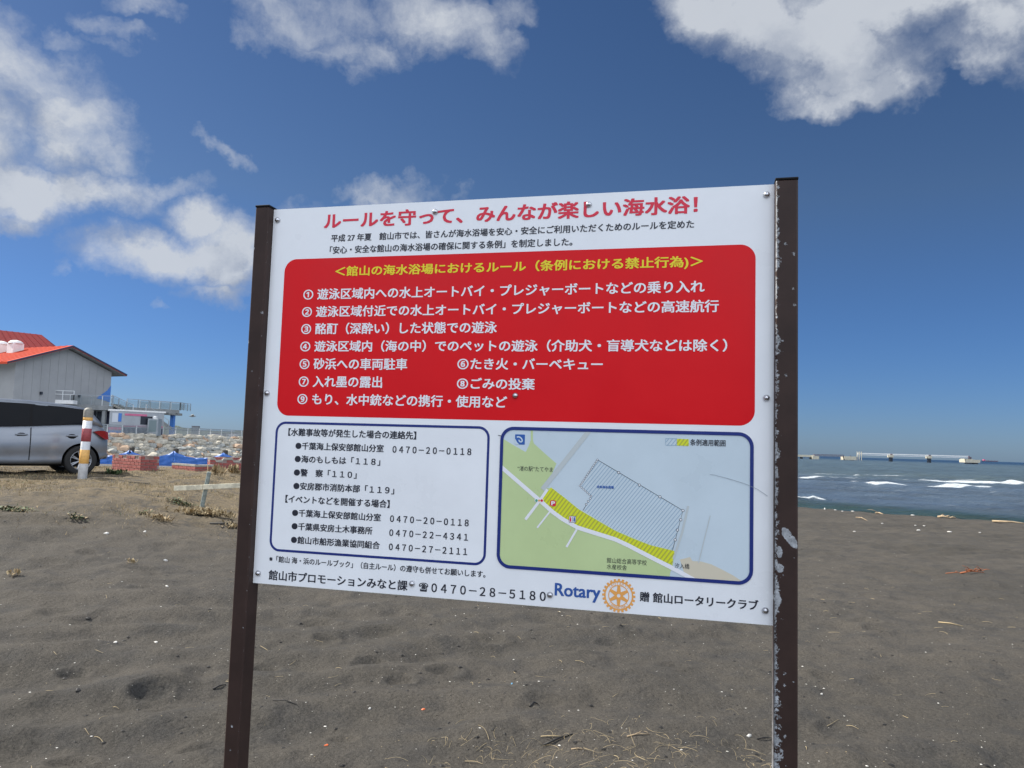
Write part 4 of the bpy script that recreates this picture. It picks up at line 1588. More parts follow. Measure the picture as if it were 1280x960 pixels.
def planter(px, pyb, Y, L1, L2, rows, label, notch=True, coping=False, rz=R_(142.0)):
    """corner nearest the camera stands at photo pixel; L1 runs up-left, L2 runs away to the right"""
    c = at(px, pyb, Y)
    z0 = c.z
    root = empty("brick_planter", (c.x, c.y, z0), 0, label, "planter", "brick planters along the turf")
    e1 = Vector((math.cos(rz), math.sin(rz), 0))
    e2 = Vector((math.cos(rz - math.pi / 2), math.sin(rz - math.pi / 2), 0))
    BL, BH, G_, TH = 0.19, 0.062, 0.012, 0.09
    H = rows * (BH + G_)
    pitch = BL + G_
    walls = [(Vector((0, 0, 0)), e1, e2, L1, "brick_lit"), (Vector((0, 0, 0)), e2, e1, L2, "brick"), (e2 * L2, e1, -e2, L1, "brick"), (e1 * L1, e2, -e1, L2, "brick")]  # only the sunward left wall takes the lightened brick
    for wi, (o0, e, inn, L, mt) in enumerate(walls):
        # core with crenels
        top = [(0.0, H)]
        prof = []
        n = max(1, int(L / 0.42))
        xs = 0.0
        prof.append((0, H))
        for k in range(n):
            m = L * (k + .5) / n
            if notch:
                prof += [(m - .11, H), (m - .075, H - .062), (m + .075, H - .062), (m + .11, H)]
        prof.append((L, H))
        poly = [(0, -0.4)] + [(a, b) for a, b in prof] + [(L, -0.4)]
        bm = bmesh.new()
        extrude_poly(bm, poly, TH, lambda x, y, d, o0=o0, e=e, inn=inn: tuple(o0 + e * x + inn * (d + .006) + Vector((0, 0, y))))
        bmesh.ops.triangulate(bm, faces=[f for f in bm.faces if len(f.verts) > 4])
        finish("mortar_wall", bm, M["mortar"], root)
        if wi > 1:
            continue
        ang = math.atan2(e.y, e.x)
        for r in range(rows):
            x = 0.0 if r % 2 == 0 else -pitch / 2
            while x < L - 0.02:
                a, b = max(x, 0.0), min(x + BL, L)
                x += pitch
                if b - a < 0.04:
                    continue
                z = r * (BH + G_) + BH / 2 + .004
                mid_ = (a + b) / 2
                if notch and r == rows - 1 and any(abs(mid_ - L * (k + .5) / n) < .10 for k in range(n)):
                    continue
                me_ = brick_mesh(b - a, .03, BH, mt if rnd.random() > .2 else "brick")
                p = o0 + e * mid_ + inn * (.0085 + rnd.uniform(-.002, .002)) + Vector((0, 0, z))
                link("brick", me_, root, loc=p, rot=(0, 0, ang))
        if coping:
            bm = bmesh.new()
            extrude_poly(bm, [(a, b + .004) for a, b in prof] + [(a, b + .05) for a, b in prof[::-1]], TH + .03,
                         lambda x, y, d, o0=o0, e=e, inn=inn: tuple(o0 + e * x + inn * (d - .01) + Vector((0, 0, y))))
            bmesh.ops.triangulate(bm, faces=[f for f in bm.faces if len(f.verts) > 4])
            finish("coping", bm, M["conc"], root)
    bm = bmesh.new()
    cc = e1 * L1 / 2 + e2 * L2 / 2 + Vector((0, 0, H - .16))
    box(bm, cc, (L1 - .15, L2 - .15, .1), Euler((0, 0, rz)))
    finish("soil", bm, M["sand"], root)
    return root


planter(175, 594.0, 18.2, 1.42, .44, 6, "tall red brick planter with notched rim standing right of the silver car")
planter(243.5, 594.5, 19.4, 1.12, .50, 3, "low red brick planter with a flat grey rim in front of the blue sheeting", notch=False, coping=True)
# the third one shows its dark inner end: concrete-topped crenels
planter(262, 592.5, 20.2, .5, 2.6, 5, "brick planter with trapezoid concrete crenels half hidden by the left sign post", coping=True, rz=R_(118))
planter(292, 585.0, 22.5, .95, .6, 4, "small brick planter with raised crenels behind the concrete topped one", rz=R_(160))

# ------------------------------------------------------------------ leaning stake with a nailed plank
b0 = on_ground(251.5, 641)
p1 = at(249.5, 641, b0.y) - Vector((0, 0, .12))
p2 = at(261.5, 590, b0.y - .04)
st = empty("plank_stake", (b0.x, b0.y, b0.z), 0, "grey leaning stake with a weathered plank nailed across it stuck in the sand", "stake")
bm = bmesh.new()
lo_, hi_ = p1 - b0, p2 - b0
tube(bm, [lo_, lo_.lerp(hi_, .5), hi_], [.035, .034, .032], 12)
finish("stake", bm, M["pipe"], st, smooth=False)
q1, q2 = at(217.5, 610.5, b0.y - .08) - b0, at(312, 606.5, b0.y - .14) - b0
for a, b in ((0, .38), (.385, 1.0)):
    bm = bmesh.new()
    beam(bm, q1.lerp(q2, a), q1.lerp(q2, b), .018, .074)
    bmesh.ops.bevel(bm, geom=bm.edges[:], offset=.003, segments=1, affect="EDGES")
    finish("plank", bm, M["wood"], st)
    q2 = q2 + Vector((0, -.004, .004))

# ------------------------------------------------------------------ blue sheeting hung on timber piles
PY = 45.0
piles = []
for i, (px, yt, yb) in enumerate(((60, 556, 578), (108, 558, 580), (163, 559, 582), (218, 560.5, 584.5), (280, 562.5, 586), (338, 563, 588), (400, 565, 590))):
    a, b = at(px, yb, PY), at(px, yt, PY)
    bm = bmesh.new()
    H = b.z - a.z
    lathe(bm, [(0, -0.5), (.17, -.5), (.175, 0), (.165, H * .6), (.16, H - .03), (.13, H), (0, H + .01)], 12)
    for v in bm.verts:
        v.co.x += .02 * math.sin(v.co.z * 5 + i)
    lab = ["left of the parked car's nose", "hidden behind the parked car's tail", "behind the tall notched brick planter", "between the two brick planters", "behind the concrete topped planter", "just behind the left sign post", "far right behind the sign"][i]
    o = finish("timber_pile", bm, M["pile"], None, smooth=True, loc=a)
    tag(o, "dark weathered timber pile holding blue sheeting, " + lab, "pile", "timber piles of the blue sheeting")
    piles.append((a, b))
for i, ((a0, t0), (a1, t1_)) in enumerate(zip(piles, piles[1:])):
    n, m = 22, 8
    vs, fs = [], []
    for k in range(n + 1):
        f = k / n
        sag = (4 * f * (1 - f)) ** .8 * .36
        topz = (t0.z - .14) * (1 - f) + (t1_.z - .14) * f - sag
        botz = a0.z * (1 - f) + a1.z * f - .05
        x = a0.x + (a1.x - a0.x) * f
        for j in range(m + 1):
            g_ = j / m
            z = topz + (botz - topz) * g_
            y = PY - .19 + .05 * math.sin(k * 1.3 + i) * (1 - g_ * .5) + .03 * math.sin(j * 2.1 + k * .7)
            vs.append((x, y, z))
    for k in range(n):
        for j in range(m):
            a = k * (m + 1) + j
            fs.append((a, a + m + 1, a + m + 2, a + 1))
    o = pydata("blue_sheet", vs, fs, M["tarp"], None, smooth=True)
    sm = o.modifiers.new("thick", "SOLIDIFY")
    sm.thickness = .006
    lab = ["behind the car's bonnet", "behind the car's rear door", "left of the tall brick planter", "between tall planter and low planter", "right of the low planter", "behind the sign"][i]
    tag(o, "sagging bright blue sheet slung between two piles " + lab, "tarpaulin", "blue sheets slung between the piles")

# ------------------------------------------------------------------ quay, rock wall, fence
FZ = 1.5
F0 = Vector((-46.7, 88.0, FZ))
F1 = Vector((-38.7, 110.0, FZ))
fd = (F1 - F0).normalized()
fn_ = Vector((fd.y, -fd.x, 0))          # towards the camera side (right/front)
if fn_.dot(EYE - F0) < 0:
    fn_ = -fn_
ls, le = -34.0, 38.0                     # extent along the fence line
A_ = F0 + fd * ls
B_ = F0 + fd * le
bm = bmesh.new()
back = -fn_ * 90
quad = [A_ + fn_ * .25, B_ + fn_ * .25, B_ + fn_ * .25 + back * .22, A_ + back]
top_ = [bm.verts.new((p.x, p.y, FZ)) for p in quad]
bot_ = [bm.verts.new((p.x, p.y, -6)) for p in quad]
bm.faces.new(top_)
bm.faces.new(bot_[::-1])
for i in range(4):
    bm.faces.new((top_[i], top_[(i + 1) % 4], bot_[(i + 1) % 4], bot_[i]))
tag(finish("quay", bm, M["conc_d"]), "raised concrete quay behind the rock wall", kind="structure")

protos = []
for s_ in range(6):
    r_ = random.Random(100 + s_)
    bm = bmesh.new()
    bmesh.ops.create_icosphere(bm, subdivisions=2, radius=.5)
    for v in bm.verts:
        n = v.co.normalized()
        k = 1 + .22 * math.sin(n.x * 3.1 + s_) * math.cos(n.y * 2.7 - s_) + r_.uniform(-.09, .09)
        v.co = n * .5 * k
        v.co.z *= .62
        v.co.z = max(min(v.co.z, .26), -.26)
    me_ = bpy.data.meshes.new("stone")
    bm.to_mesh(me_)
    bm.free()
    me_.materials.append(M[("stone_a", "stone_b", "stone_a", "stone_c", "stone_b", "stone_a")[s_]])
    protos.append(me_)
rw = empty("rock_wall", (F0.x, F0.y, -1.4), 0, "sloping wall of piled pale boulders below the galvanised railing", "rock wall")
r_ = random.Random(44)
cnt = 0
s = -8.0
rows_ = 8
s_end = 36.0
bw = []
for row in range(rows_):
    hz = FZ - .12 - row * .37
    out = .45 + row * .52
    s = -9.0 + r_.uniform(0, .6)
    while s < s_end:
        w_ = r_.choice((.8, 1.0, 1.3, 1.6, 1.9))
        p = F0 + fd * (s + w_ / 2) + fn_ * (out + r_.uniform(-.12, .12))
        p.z = hz + r_.uniform(-.07, .07)
        bw.append((p, w_))
        s += w_ * .86
rest = []
pick_ = sorted(range(len(bw)), key=lambda i: bw[i][0].y)
keep = set(pick_[:290])
for i, (p, w_) in enumerate(bw):
    me_ = r_.choice(protos)
    sc_ = (w_ * 1.12, w_ * r_.uniform(.8, 1.05), r_.uniform(.9, 1.3) * (.70 + .35 * w_))
    rot = (r_.uniform(-.25, .25), r_.uniform(-.25, .25), math.atan2(fd.y, fd.x) + r_.uniform(-.5, .5))
    if i in keep:
        link("stone", me_, rw, loc=(p.x - F0.x, p.y - F0.y, p.z + 1.4), rot=rot, scale=sc_)
    else:
        rest.append((me_, p, rot, sc_))
if rest:
    bm = bmesh.new()
    for me_, p, rot, sc_ in rest:
        n0 = len(bm.verts)
        bm.from_mesh(me_)
        bm.verts.ensure_lookup_table()
        vs = bm.verts[n0:]
        Mx = Matrix.Translation((p.x - F0.x, p.y - F0.y, p.z + 1.4)) @ Euler(rot).to_matrix().to_4x4() @ Matrix.Diagonal((*sc_, 1))
        bmesh.ops.transform(bm, matrix=Mx, verts=vs)
    o = finish("stones_beyond", bm, M["stone_b"], rw)
    o["kind"] = "stuff"
bm = bmesh.new()
pr = [(0, FZ - .35), (3.6, -1.4), (0, -1.4)]
vs0 = [bm.verts.new(tuple(F0 + fd * -9 + fn_ * (.3 + a) + Vector((-F0.x, -F0.y, b + 1.4 - F0.z)))) for a, b in pr]
vs1 = [bm.verts.new(tuple(F0 + fd * 36 + fn_ * (.3 + a) + Vector((-F0.x, -F0.y, b + 1.4 - F0.z)))) for a, b in pr]
bm.faces.new(vs0)
bm.faces.new(vs1[::-1])
for i in range(3):
    bm.faces.new((vs0[i], vs0[(i + 1) % 3], vs1[(i + 1) % 3], vs1[i]))
finish("core", bm, M["black_trim"], rw)

# fence
fence = empty("railing", (F0.x, F0.y, FZ), math.atan2(fd.y, fd.x), "long galvanised railing with close balusters along the top of the rock wall", "railing")
x0f, x1f = -22.0, 37.0
for z in (1.12, .16, .93):
    bm = bmesh.new()
    box(bm, ((x0f + x1f) / 2, 0, z), (x1f - x0f, .08, .11))
    finish("rail", bm, M["rail"], fence)
bm = bmesh.new()
box(bm, (0, 0, .58), (.09, .09, 1.16))
pm = None
x = x0f
while x <= x1f + .01:
    if pm is None:
        o = finish("rail_post", bm, M["rail_w"], fence)
        pm = o.data
    else:
        o = link("rail_post", pm, fence)
    o.location = (x, -.01, 0)
    x += 2.1
x = x0f + .19
bm = bmesh.new()
box(bm, (0, 0, .555), (.075, .05, .74))
bmm = None
far_b = bmesh.new()
k = 0
while x < x1f:
    if -12 < x < 36 and k < 298:
        if bmm is None:
            o = finish("baluster", bm, M["rail"], fence)
            bmm = o.data
        else:
            o = link("baluster", bmm, fence)
        o.location = (x, 0, 0)
        k += 1
    else:
        box(far_b, (x, 0, .555), (.075, .05, .74))
    x += .19
o = finish("balusters_beyond", far_b, M["rail"], fence)
o["kind"] = "stuff"

# ------------------------------------------------------------------ white hall with orange roof
ZE = EYE.z
GY = 96.0
kS = GY / 80.0
gd = Vector((math.cos(R_(63)), math.sin(R_(63)), 0))      # along the gable, to the right and away
bd = Vector((-gd.y, gd.x, 0))                              # ridge direction, to the left and away
AP = Vector((-.5756 * GY, GY, 0))
apz = ZE + .1134 * GY
slope = .372
hw = 6.45 * kS
hall = empty("beach_hall", (AP.x, AP.y, FZ), 0, "white gabled hall with an orange red roof and two domed skylights beyond the railing", "building")
hall_o = Vector((AP.x, AP.y, FZ))


def HP(t, b, z):
    """hall coordinates: t along gable, b back along ridge, z world height -> local"""
    p = AP + gd * t + bd * b
    return Vector((p.x, p.y, z)) - hall_o


LEN = 36.0
wall_w = hw - 1.55
eavez = apz - .42 - slope * wall_w
bm = bmesh.new()
for nm, b0_, b1_ in (("", 0.5, LEN - .5),):
    pts = [(-wall_w, FZ), (wall_w, FZ), (wall_w, eavez), (0, apz - .42), (-wall_w, eavez)]
    fr = [bm.verts.new(HP(t, b0_, z)) for t, z in pts]
    bk = [bm.verts.new(HP(t, b1_, z)) for t, z in pts]
    bm.faces.new(fr)
    bm.faces.new(bk[::-1])
    for i in range(5):
        bm.faces.new((fr[i], fr[(i + 1) % 5], bk[(i + 1) % 5], bk[i]))
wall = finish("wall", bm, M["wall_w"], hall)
# vertical siding seams
for k in range(-5, 6):
    t = k * wall_w / 6
    zt = apz - .42 - slope * abs(t)
    bm = bmesh.new()
    beam(bm, HP(t, .485, FZ + 3), HP(t, .485, zt - .02), .02, .032, up=bd)
    finish("siding_batten", bm, M["wall_w"], wall)
for sgn, nm in ((-1, "roof_slope"), (1, "roof_slope")):
    bm = bmesh.new()
    tt = sgn * hw
    P = [HP(0, -.5, apz), HP(tt, -.5, apz - slope * hw), HP(tt, LEN, apz - slope * hw), HP(0, LEN, apz)]
    a = [bm.verts.new(p) for p in P]
    b = [bm.verts.new(p - Vector((0, 0, .26))) for p in P]
    bm.faces.new(a)
    bm.faces.new(b[::-1])
    for i in range(4):
        bm.faces.new((a[i], a[(i + 1) % 4], b[(i + 1) % 4], b[i]))
    rs_ = finish(nm, bm, M["roof_o"], hall)
    bm = bmesh.new()
    Pz = [HP(sgn * .02, -.48, apz - .275), HP(tt * .985, -.48, apz - .275 - slope * hw * .985), HP(tt * .985, LEN - .1, apz - .275 - slope * hw * .985), HP(sgn * .02, LEN - .1, apz - .275)]
    a = [bm.verts.new(p) for p in Pz]
    b = [bm.verts.new(p - Vector((0, 0, .03))) for p in Pz]
    bm.faces.new(a)
    bm.faces.new(b[::-1])
    for i in range(4):
        bm.faces.new((a[i], a[(i + 1) % 4], b[(i + 1) % 4], b[i]))
    finish("soffit", bm, M["conc_d"], rs_)
    # standing seams run down the slope, dark barge board on the verge
    for k in range(1, 30):
        b_ = -.5 + k * (LEN + .5) / 30
        bm = bmesh.new()
        beam(bm, HP(0, b_, apz + .02), HP(tt, b_, apz - slope * hw + .02), .05, .05)
        finish("seam", bm, M["roof_o"], rs_)
    bm = bmesh.new()
    beam(bm, HP(0, -.53, apz - .10), HP(tt, -.53, apz - .10 - slope * hw), .05, .18)
    finish("barge_board", bm, M["navy_paint"], rs_)
# skylights on the near slope
for (px, Yk) in ((24.5, GY + 3.4), (6.5, GY + 5.0)):
    # find place on the left slope: t negative
    tt = -2.2 if px > 20 else -2.2
    # solve b so the pixel column matches
    best_b, bd_ = 0, 1e9
    for q in range(0, 300):
        b_ = q * .1
        P = AP + gd * tt + bd * b_
        pxx = 640 + (P.x / P.y) * FPX * 0.985
        if abs(pxx - px) < bd_:
            bd_, best_b = abs(pxx - px), b_
    zc = apz - slope * abs(tt)
    sk = empty("skylight", HP(tt, best_b, zc))
    sk.parent = hall
    bm = bmesh.new()
    box(bm, (0, 0, .25), (1.35, 1.35, 1.5), Euler((0, 0, R_(63))), bevel=.02)
    finish("curb", bm, M["white"], sk)
    bm = bmesh.new()
    lathe(bm, [(.86, 1.0), (.86, 1.06), (.76, 1.22), (.50, 1.38), (.22, 1.45), (0, 1.46)], 24)
    finish("dome", bm, M["white"], sk, smooth=True)
# small lamps on the gable and the blue panel at its right end
for t, z in ((-3.0, 4.7), (1.9, 4.7)):
    bm = bmesh.new()
    box(bm, HP(t, .36, ZE + z), (.28, .28, .34), bevel=.04)
    finish("wall_lamp", bm, M["dark_open"], hall)
bm = bmesh.new()
extrude_poly(bm, [(wall_w - 1.9, ZE + 4.6), (wall_w + .03, ZE + 4.2), (wall_w + .03, ZE + 6.4), (wall_w - .45, ZE + 5.7)], .04, lambda x, y, d: HP(x, .49 - d, y))
finish("blue_panel", bm, M["blue_wall"], hall)
# dark ground floor glazing between white piers
for k in range(6):
    t0_ = -wall_w + .6 + k * (2 * wall_w - 1.2) / 6
    t1x = t0_ + (2 * wall_w - 1.2) / 6 - .45
    bm = bmesh.new()
    extrude_poly(bm, [(t0_, FZ + .1), (t1x, FZ + .1), (t1x, FZ + 3.0), (t0_, FZ + 3.0)], .05, lambda x, y, d: HP(x, .50 - d, y))
    wn_ = finish("window", bm, M["dark_open"], hall)
    bm = bmesh.new()
    for z in (FZ + .1, FZ + 1.2, FZ + 3.0):
        beam(bm, HP(t0_, .42, z), HP(t1x, .42, z), .08, .08)
    for t in (t0_, (t0_ + t1x) / 2, t1x):
        beam(bm, HP(t, .42, FZ + .1), HP(t, .42, FZ + 3.0), .08, .08)
    finish("frame", bm, M["rail"], wn_)["kind"] = "stuff"

# ---- larger deep red roof of the block behind
BY = 128.0
big = empty("main_hall", (at(40, 540, BY).x, BY, FZ), 0, "larger hall behind with a deep red hipped roof rising over the orange one", "building")
bo_ = big.location.copy()
# ridge from photo (-80,400) to (52,419); hip end falls to (73,437)
r0, r1, h1 = at(-150, 396, BY - 8), at(52, 418.5, BY), at(76, 440, BY - 2)
drop_ = 7.5
dirr = (r1 - r0).normalized()
dirr.z = 0
dirr.normalize()
nf = Vector((dirr.y, -dirr.x, 0))
e0 = r0 + nf * 14 - Vector((0, 0, drop_))
e1_ = r1 + nf * 14 + dirr * 9 - Vector((0, 0, drop_))
e2_ = r1 - nf * 14 + dirr * 9 - Vector((0, 0, drop_))
e3_ = r0 - nf * 14 - Vector((0, 0, drop_))
bm = bmesh.new()
vv = [bm.verts.new(p - bo_) for p in (r0, r1, e0, e1_, e2_, e3_)]
bm.faces.new((vv[2], vv[3], vv[1], vv[0]))
bm.faces.new((vv[3], vv[4], vv[1]))
bm.faces.new((vv[5], vv[0], vv[1], vv[4]))
bm.faces.new((vv[2], vv[0], vv[5]))
bm.faces.new((vv[2], vv[5], vv[4], vv[3]))
rf = finish("roof", bm, M["roof_d"], big)
for k in range(1, 26):
    f = k / 26
    bm = bmesh.new()
    a, b = r0.lerp(r1, f) - bo_, e0.lerp(e1_, f) - bo_
    beam(bm, a + Vector((0, 0, .03)), b + Vector((0, 0, .03)), .07, .08)
    finish("seam", bm, M["roof_d"], rf)
bm = bmesh.new()
q = [p - bo_ for p in (e0.lerp(e2_, .05), e1_.lerp(e3_, .05), e2_.lerp(e0, .05), e3_.lerp(e1_, .05))]
tp = [bm.verts.new((p.x, p.y, p.z - .02)) for p in q]
bt = [bm.verts.new((p.x, p.y, 0)) for p in q]
bm.faces.new(tp)
bm.faces.new(bt[::-1])
for i in range(4):
    bm.faces.new((tp[i], tp[(i + 1) % 4], bt[(i + 1) % 4], bt[i]))
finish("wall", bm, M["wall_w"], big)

# ------------------------------------------------------------------ raised viewing deck with its stair
DY0, DY1 = 98.0, 112.0
deck = empty("viewing_deck", (at(150, 530, 104).x, 104, FZ), 0, "raised concrete viewing deck with railings and a stair right of the hall", "viewing platform")
dk = deck.location.copy()


def slab(P, th, name, mt, width=3.2):
    """strip slab between two points, running back by width"""
    a, b = P
    d = (b - a)
    n = Vector((-d.y, d.x, 0)).normalized() * width
    bm = bmesh.new()
    c = [a, b, b + n, a + n]
    t = [bm.verts.new(p - dk) for p in c]
    u_ = [bm.verts.new(p - dk - Vector((0, 0, th))) for p in c]
    bm.faces.new(t)
    bm.faces.new(u_[::-1])
    for i in range(4):
        bm.faces.new((t[i], t[(i + 1) % 4], u_[(i + 1) % 4], u_[i]))
    return finish(name, bm, M[mt], deck)


def rail_run(a, b, h, step, mt="rail", panel_=True, bright=None):
    a, b = a - dk, b - dk
    bm = bmesh.new()
    beam(bm, a + Vector((0, 0, h)), b + Vector((0, 0, h)), .07, .07)
    finish("handrail", bm, M[mt], deck)
    L = (b - a).length
    n = max(1, int(L / step))
    for k in range(n + 1):
        p = a.lerp(b, k / n)
        bm = bmesh.new()
        box(bm, p + Vector((0, 0, h / 2)), (.08, .08, h))
        finish("rail_post", bm, M["rail_w" if (bright or k % 3 == 0) else mt], deck)
    if panel_:
        for j in range(1, 7):
            bm = bmesh.new()
            beam(bm, a + Vector((0, 0, h * j / 7.5)), b + Vector((0, 0, h * j / 7.5)), .03, .045)
            finish("rail_bar", bm, M["mesh"], deck)


# upper platform
ua, ub = at(158, 508.5, 106), at(224.5, 511.5, 112)
ub.z = ua.z
slab((ua, ub), .50, "platform", "conc_d", 4.0)
rail_run(ua + Vector((0, .1, 0)), ub + Vector((0, .1, 0)), 1.08, 1.5)
rail_run(ub + Vector((0, .1, 0)), ub + Vector((-.5, 3.9, 0)), 1.08, 1.3)
rail_run(ua + Vector((0, 3.8, 0)), ub + Vector((0, 3.8, 0)), 1.08, 1.5)
# lower terrace against the hall
la, lb = at(46, 504.0, 96), at(141, 504.8, 98)
lb.z = la.z
slab((la, lb), .55, "terrace", "conc_d", 5.0)
rail_run(la, lb, 1.25, 1.1)
wa, wb = at(64, 499.5, 95.2), at(92, 500.0, 95.4)
wb.z = wa.z
slab((wa, wb), .45, "balcony", "white", 1.0)
rail_run(wa, wb, 1.15, 1.1, "rail_w", False, True)
rail_run(wa + Vector((0, 0, -.45)), wb + Vector((0, 0, -.45)), 1.15, 5, "rail_w", False, True)
# steps from terrace down to the right
sa, sb = at(139, 504.0, 98), at(166, 516.5, 100)
for k in range(10):
    f0, f1 = k / 10, (k + 1) / 10
    p = sa.lerp(sb, f0)
    q = sa.lerp(sb, f1)
    bm = bmesh.new()
    box(bm, ((p + q) / 2) - dk - Vector((0, -1, .12)), (abs(q.x - p.x) + .05, 2.2, .22))
    finish("step", bm, M["conc"], deck)
rail_run(sa, sb, 1.05, .9, "rail", True)
bm = bmesh.new()
s2a, s2b = at(186, 515.5, 108), at(214, 536, 109)
beam(bm, s2a - dk, s2b - dk, 1.6, .4)
finish("stair_flight", bm, M["conc_d"], deck)
rail_run(s2a + Vector((0, -.9, .1)), s2b + Vector((0, -.9, .1)), 1.0, 1.4, "rail", False)
# columns and cross heads
for px, Yc in ((209, 110.5), (170, 107.5)):
    t = at(px, 517.5, Yc)
    bm = bmesh.new()
    box(bm, Vector((t.x, t.y + 1.9, (FZ + ua.z) / 2 - .4)) - dk, (.5, .6, ua.z - FZ - .8))
    cl = finish("column", bm, M["blue_wall" if px > 200 else "conc_d"], deck)
    bm = bmesh.new()
    box(bm, Vector((t.x - .1, t.y + 1.9, ua.z - .62)) - dk, (1.6, 3.2, .34), bevel=.05)
    finish("cross_head", bm, M["conc_d"], cl)
for px in (52, 78, 104, 128, 139):
    t = at(px, 510, 97.5)
    bm = bmesh.new()
    box(bm, Vector((t.x, t.y + .6, (FZ + la.z - .55) / 2)) - dk, (.4, .4, la.z - .55 - FZ))
    finish("column", bm, M["conc_d"], deck)
bm = bmesh.new()
t0_, t1x = at(46, 530, 101), at(150, 530, 103)
extrude_poly(bm, [(t0_.x, FZ), (t1x.x, FZ), (t1x.x, la.z - .57), (t0_.x, la.z - .57)], .2, lambda x, y, d: Vector((x, 101.5 + d, y)) - dk)
finish("recessed_wall", bm, M["navy_paint"], deck)
bm = bmesh.new()
t0_, t1x = at(158, 530, 109), at(192, 530, 109)
extrude_poly(bm, [(t0_.x, FZ), (t1x.x, FZ), (t1x.x, ua.z - .52), (t0_.x, ua.z - .52)], .3, lambda x, y, d: Vector((x, 108.9 + d, y)) - dk)
finish("recessed_wall", bm, M["conc_d"], deck)

# ------------------------------------------------------------------ ticket kiosk
ka = at(135, 546.5, 93)
ka.z = FZ
kio = empty("kiosk", tuple(ka), 0, "small white ticket kiosk with pink trim and blue windows between railing and viewing deck", "kiosk")
kd = Vector((math.cos(R_(8)), math.sin(R_(8)), 0))
ks = Vector((math.cos(R_(40)), math.sin(R_(40)), 0))
FW, SD, KH = 1.62, 4.6, at(140, 513.5, 93).z - FZ
c0, c1, c2 = Vector((0, 0, 0)), kd * FW, kd * FW + ks * SD
c3 = c0 + ks * SD
bm = bmesh.new()
tt_ = [bm.verts.new(p + Vector((0, 0, KH))) for p in (c0, c1, c2, c3)]
bb_ = [bm.verts.new(p) for p in (c0, c1, c2, c3)]
bm.faces.new(tt_)
bm.faces.new(bb_[::-1])
for i in range(4):
    bm.faces.new((tt_[i], tt_[(i + 1) % 4], bb_[(i + 1) % 4], bb_[i]))
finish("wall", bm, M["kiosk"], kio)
bm = bmesh.new()
cR = [c0 - kd * .1 - ks * .1, c1 + kd * .1 - ks * .1, c2 + kd * .1 + ks * .1, c3 - kd * .1 + ks * .1]
tt_ = [bm.verts.new(p + Vector((0, 0, KH + .2))) for p in cR]
bb_ = [bm.verts.new(p + Vector((0, 0, KH + .003))) for p in cR]
bm.faces.new(tt_)
bm.faces.new(bb_[::-1])
for i in range(4):
    bm.faces.new((tt_[i], tt_[(i + 1) % 4], bb_[(i + 1) % 4], bb_[i]))
finish("roof", bm, M["white"], kio)


def kpanel(name, base, d, a, b, z0, z1, mt, th=.04, parent=kio):
    n = Vector((d.y, -d.x, 0))
    bm = bmesh.new()
    extrude_poly(bm, [(a, z0), (b, z0), (b, z1), (a, z1)], th, lambda x, y, e: base + d * x + n * e + Vector((0, 0, y)))
    return finish(name, bm, M[mt], parent)


kpanel("window", c0, kd, .32, 1.0, 1.5, 2.6, "lamp_clear")
kpanel("window", c0, kd, 1.02, 1.38, 1.6, 2.6, "blue_wall")
kpanel("pink_band", c0, kd, 0, FW, .62, .95, "pink")
kpanel("blue_band", c0, kd, 0, FW, .1, .5, "blue_wall")
kpanel("pink_band", c1, ks, .1, 2.6, KH - .50, KH - .26, "pink")
kpanel("pink_band", c1, ks, .05, SD - .1, 1.05, 1.20, "pink")
kpanel("navy_band", c1, ks, .05, SD - .1, .15, .9, "navy_paint")
kpanel("window", c1, ks, 1.9, 3.7, 1.35, 2.35, "dark_open")
# clear grey booth beside it
gb = at(192, 548, 95)
gb.z = FZ
boo = empty("glass_booth", tuple(gb), 0, "slim grey booth with a pale cap standing right of the ticket kiosk", "booth")
bm = bmesh.new()
box(bm, (0, 0, 1.05), (1.3, 1.0, 2.1), bevel=.04)
finish("shell", bm, M["rail"], boo)
bm = bmesh.new()
box(bm, (0, 0, 2.25), (.42, .42, .36), bevel=.05)
finish("cap", bm, M["white"], boo)
bm = bmesh.new()
box(bm, (0, -.505, 1.2), (.9, .03, 1.4))
finish("pane", bm, M["mesh"], boo)

# ------------------------------------------------------------------ distant headland, town, and a gull
HY = 4200.0
hp = [(-700, 505), (-300, 512), (0, 522), (120, 522), (165, 522), (185, 524), (200, 529), (215, 532), (232, 535.5), (250, 536.5), (270, 537.5), (304, 540), (345, 541.5), (400, 545), (480, 549), (560, 554.5)]
bm = bmesh.new()
n = 240
xs_ = np.linspace(-700, 560, n)
ys_ = np.interp(xs_, [p[0] for p in hp], [p[1] for p in hp])
grid = []
for i, (x, y) in enumerate(zip(xs_, ys_)):
    t = at(x, y, HY)
    t.z += 3 * math.sin(i * .9) + 4 * math.sin(i * .37)
    h = max(t.z - SEA, 1)
    col_ = []
    for j, (dy, f) in enumerate(((-900, -.02), (-500, .38), (-200, .75), (0, 1.0), (300, .8), (900, -.02))):
        wob = 1 + .06 * math.sin(i * 1.7 + j * 2.3)
        col_.append(bm.verts.new((t.x * (HY + dy) / HY, HY + dy, SEA + h * f * wob - 1)))
    grid.append(col_)
for a, b in zip(grid, grid[1:]):
    for j in range(5):
        bm.faces.new((a[j], b[j], b[j + 1], a[j + 1]))
tag(finish("hills", bm, M["hill"], smooth=False), "low hazy headland across the bay", kind="structure")
r_ = random.Random(9)
lb_i = 0
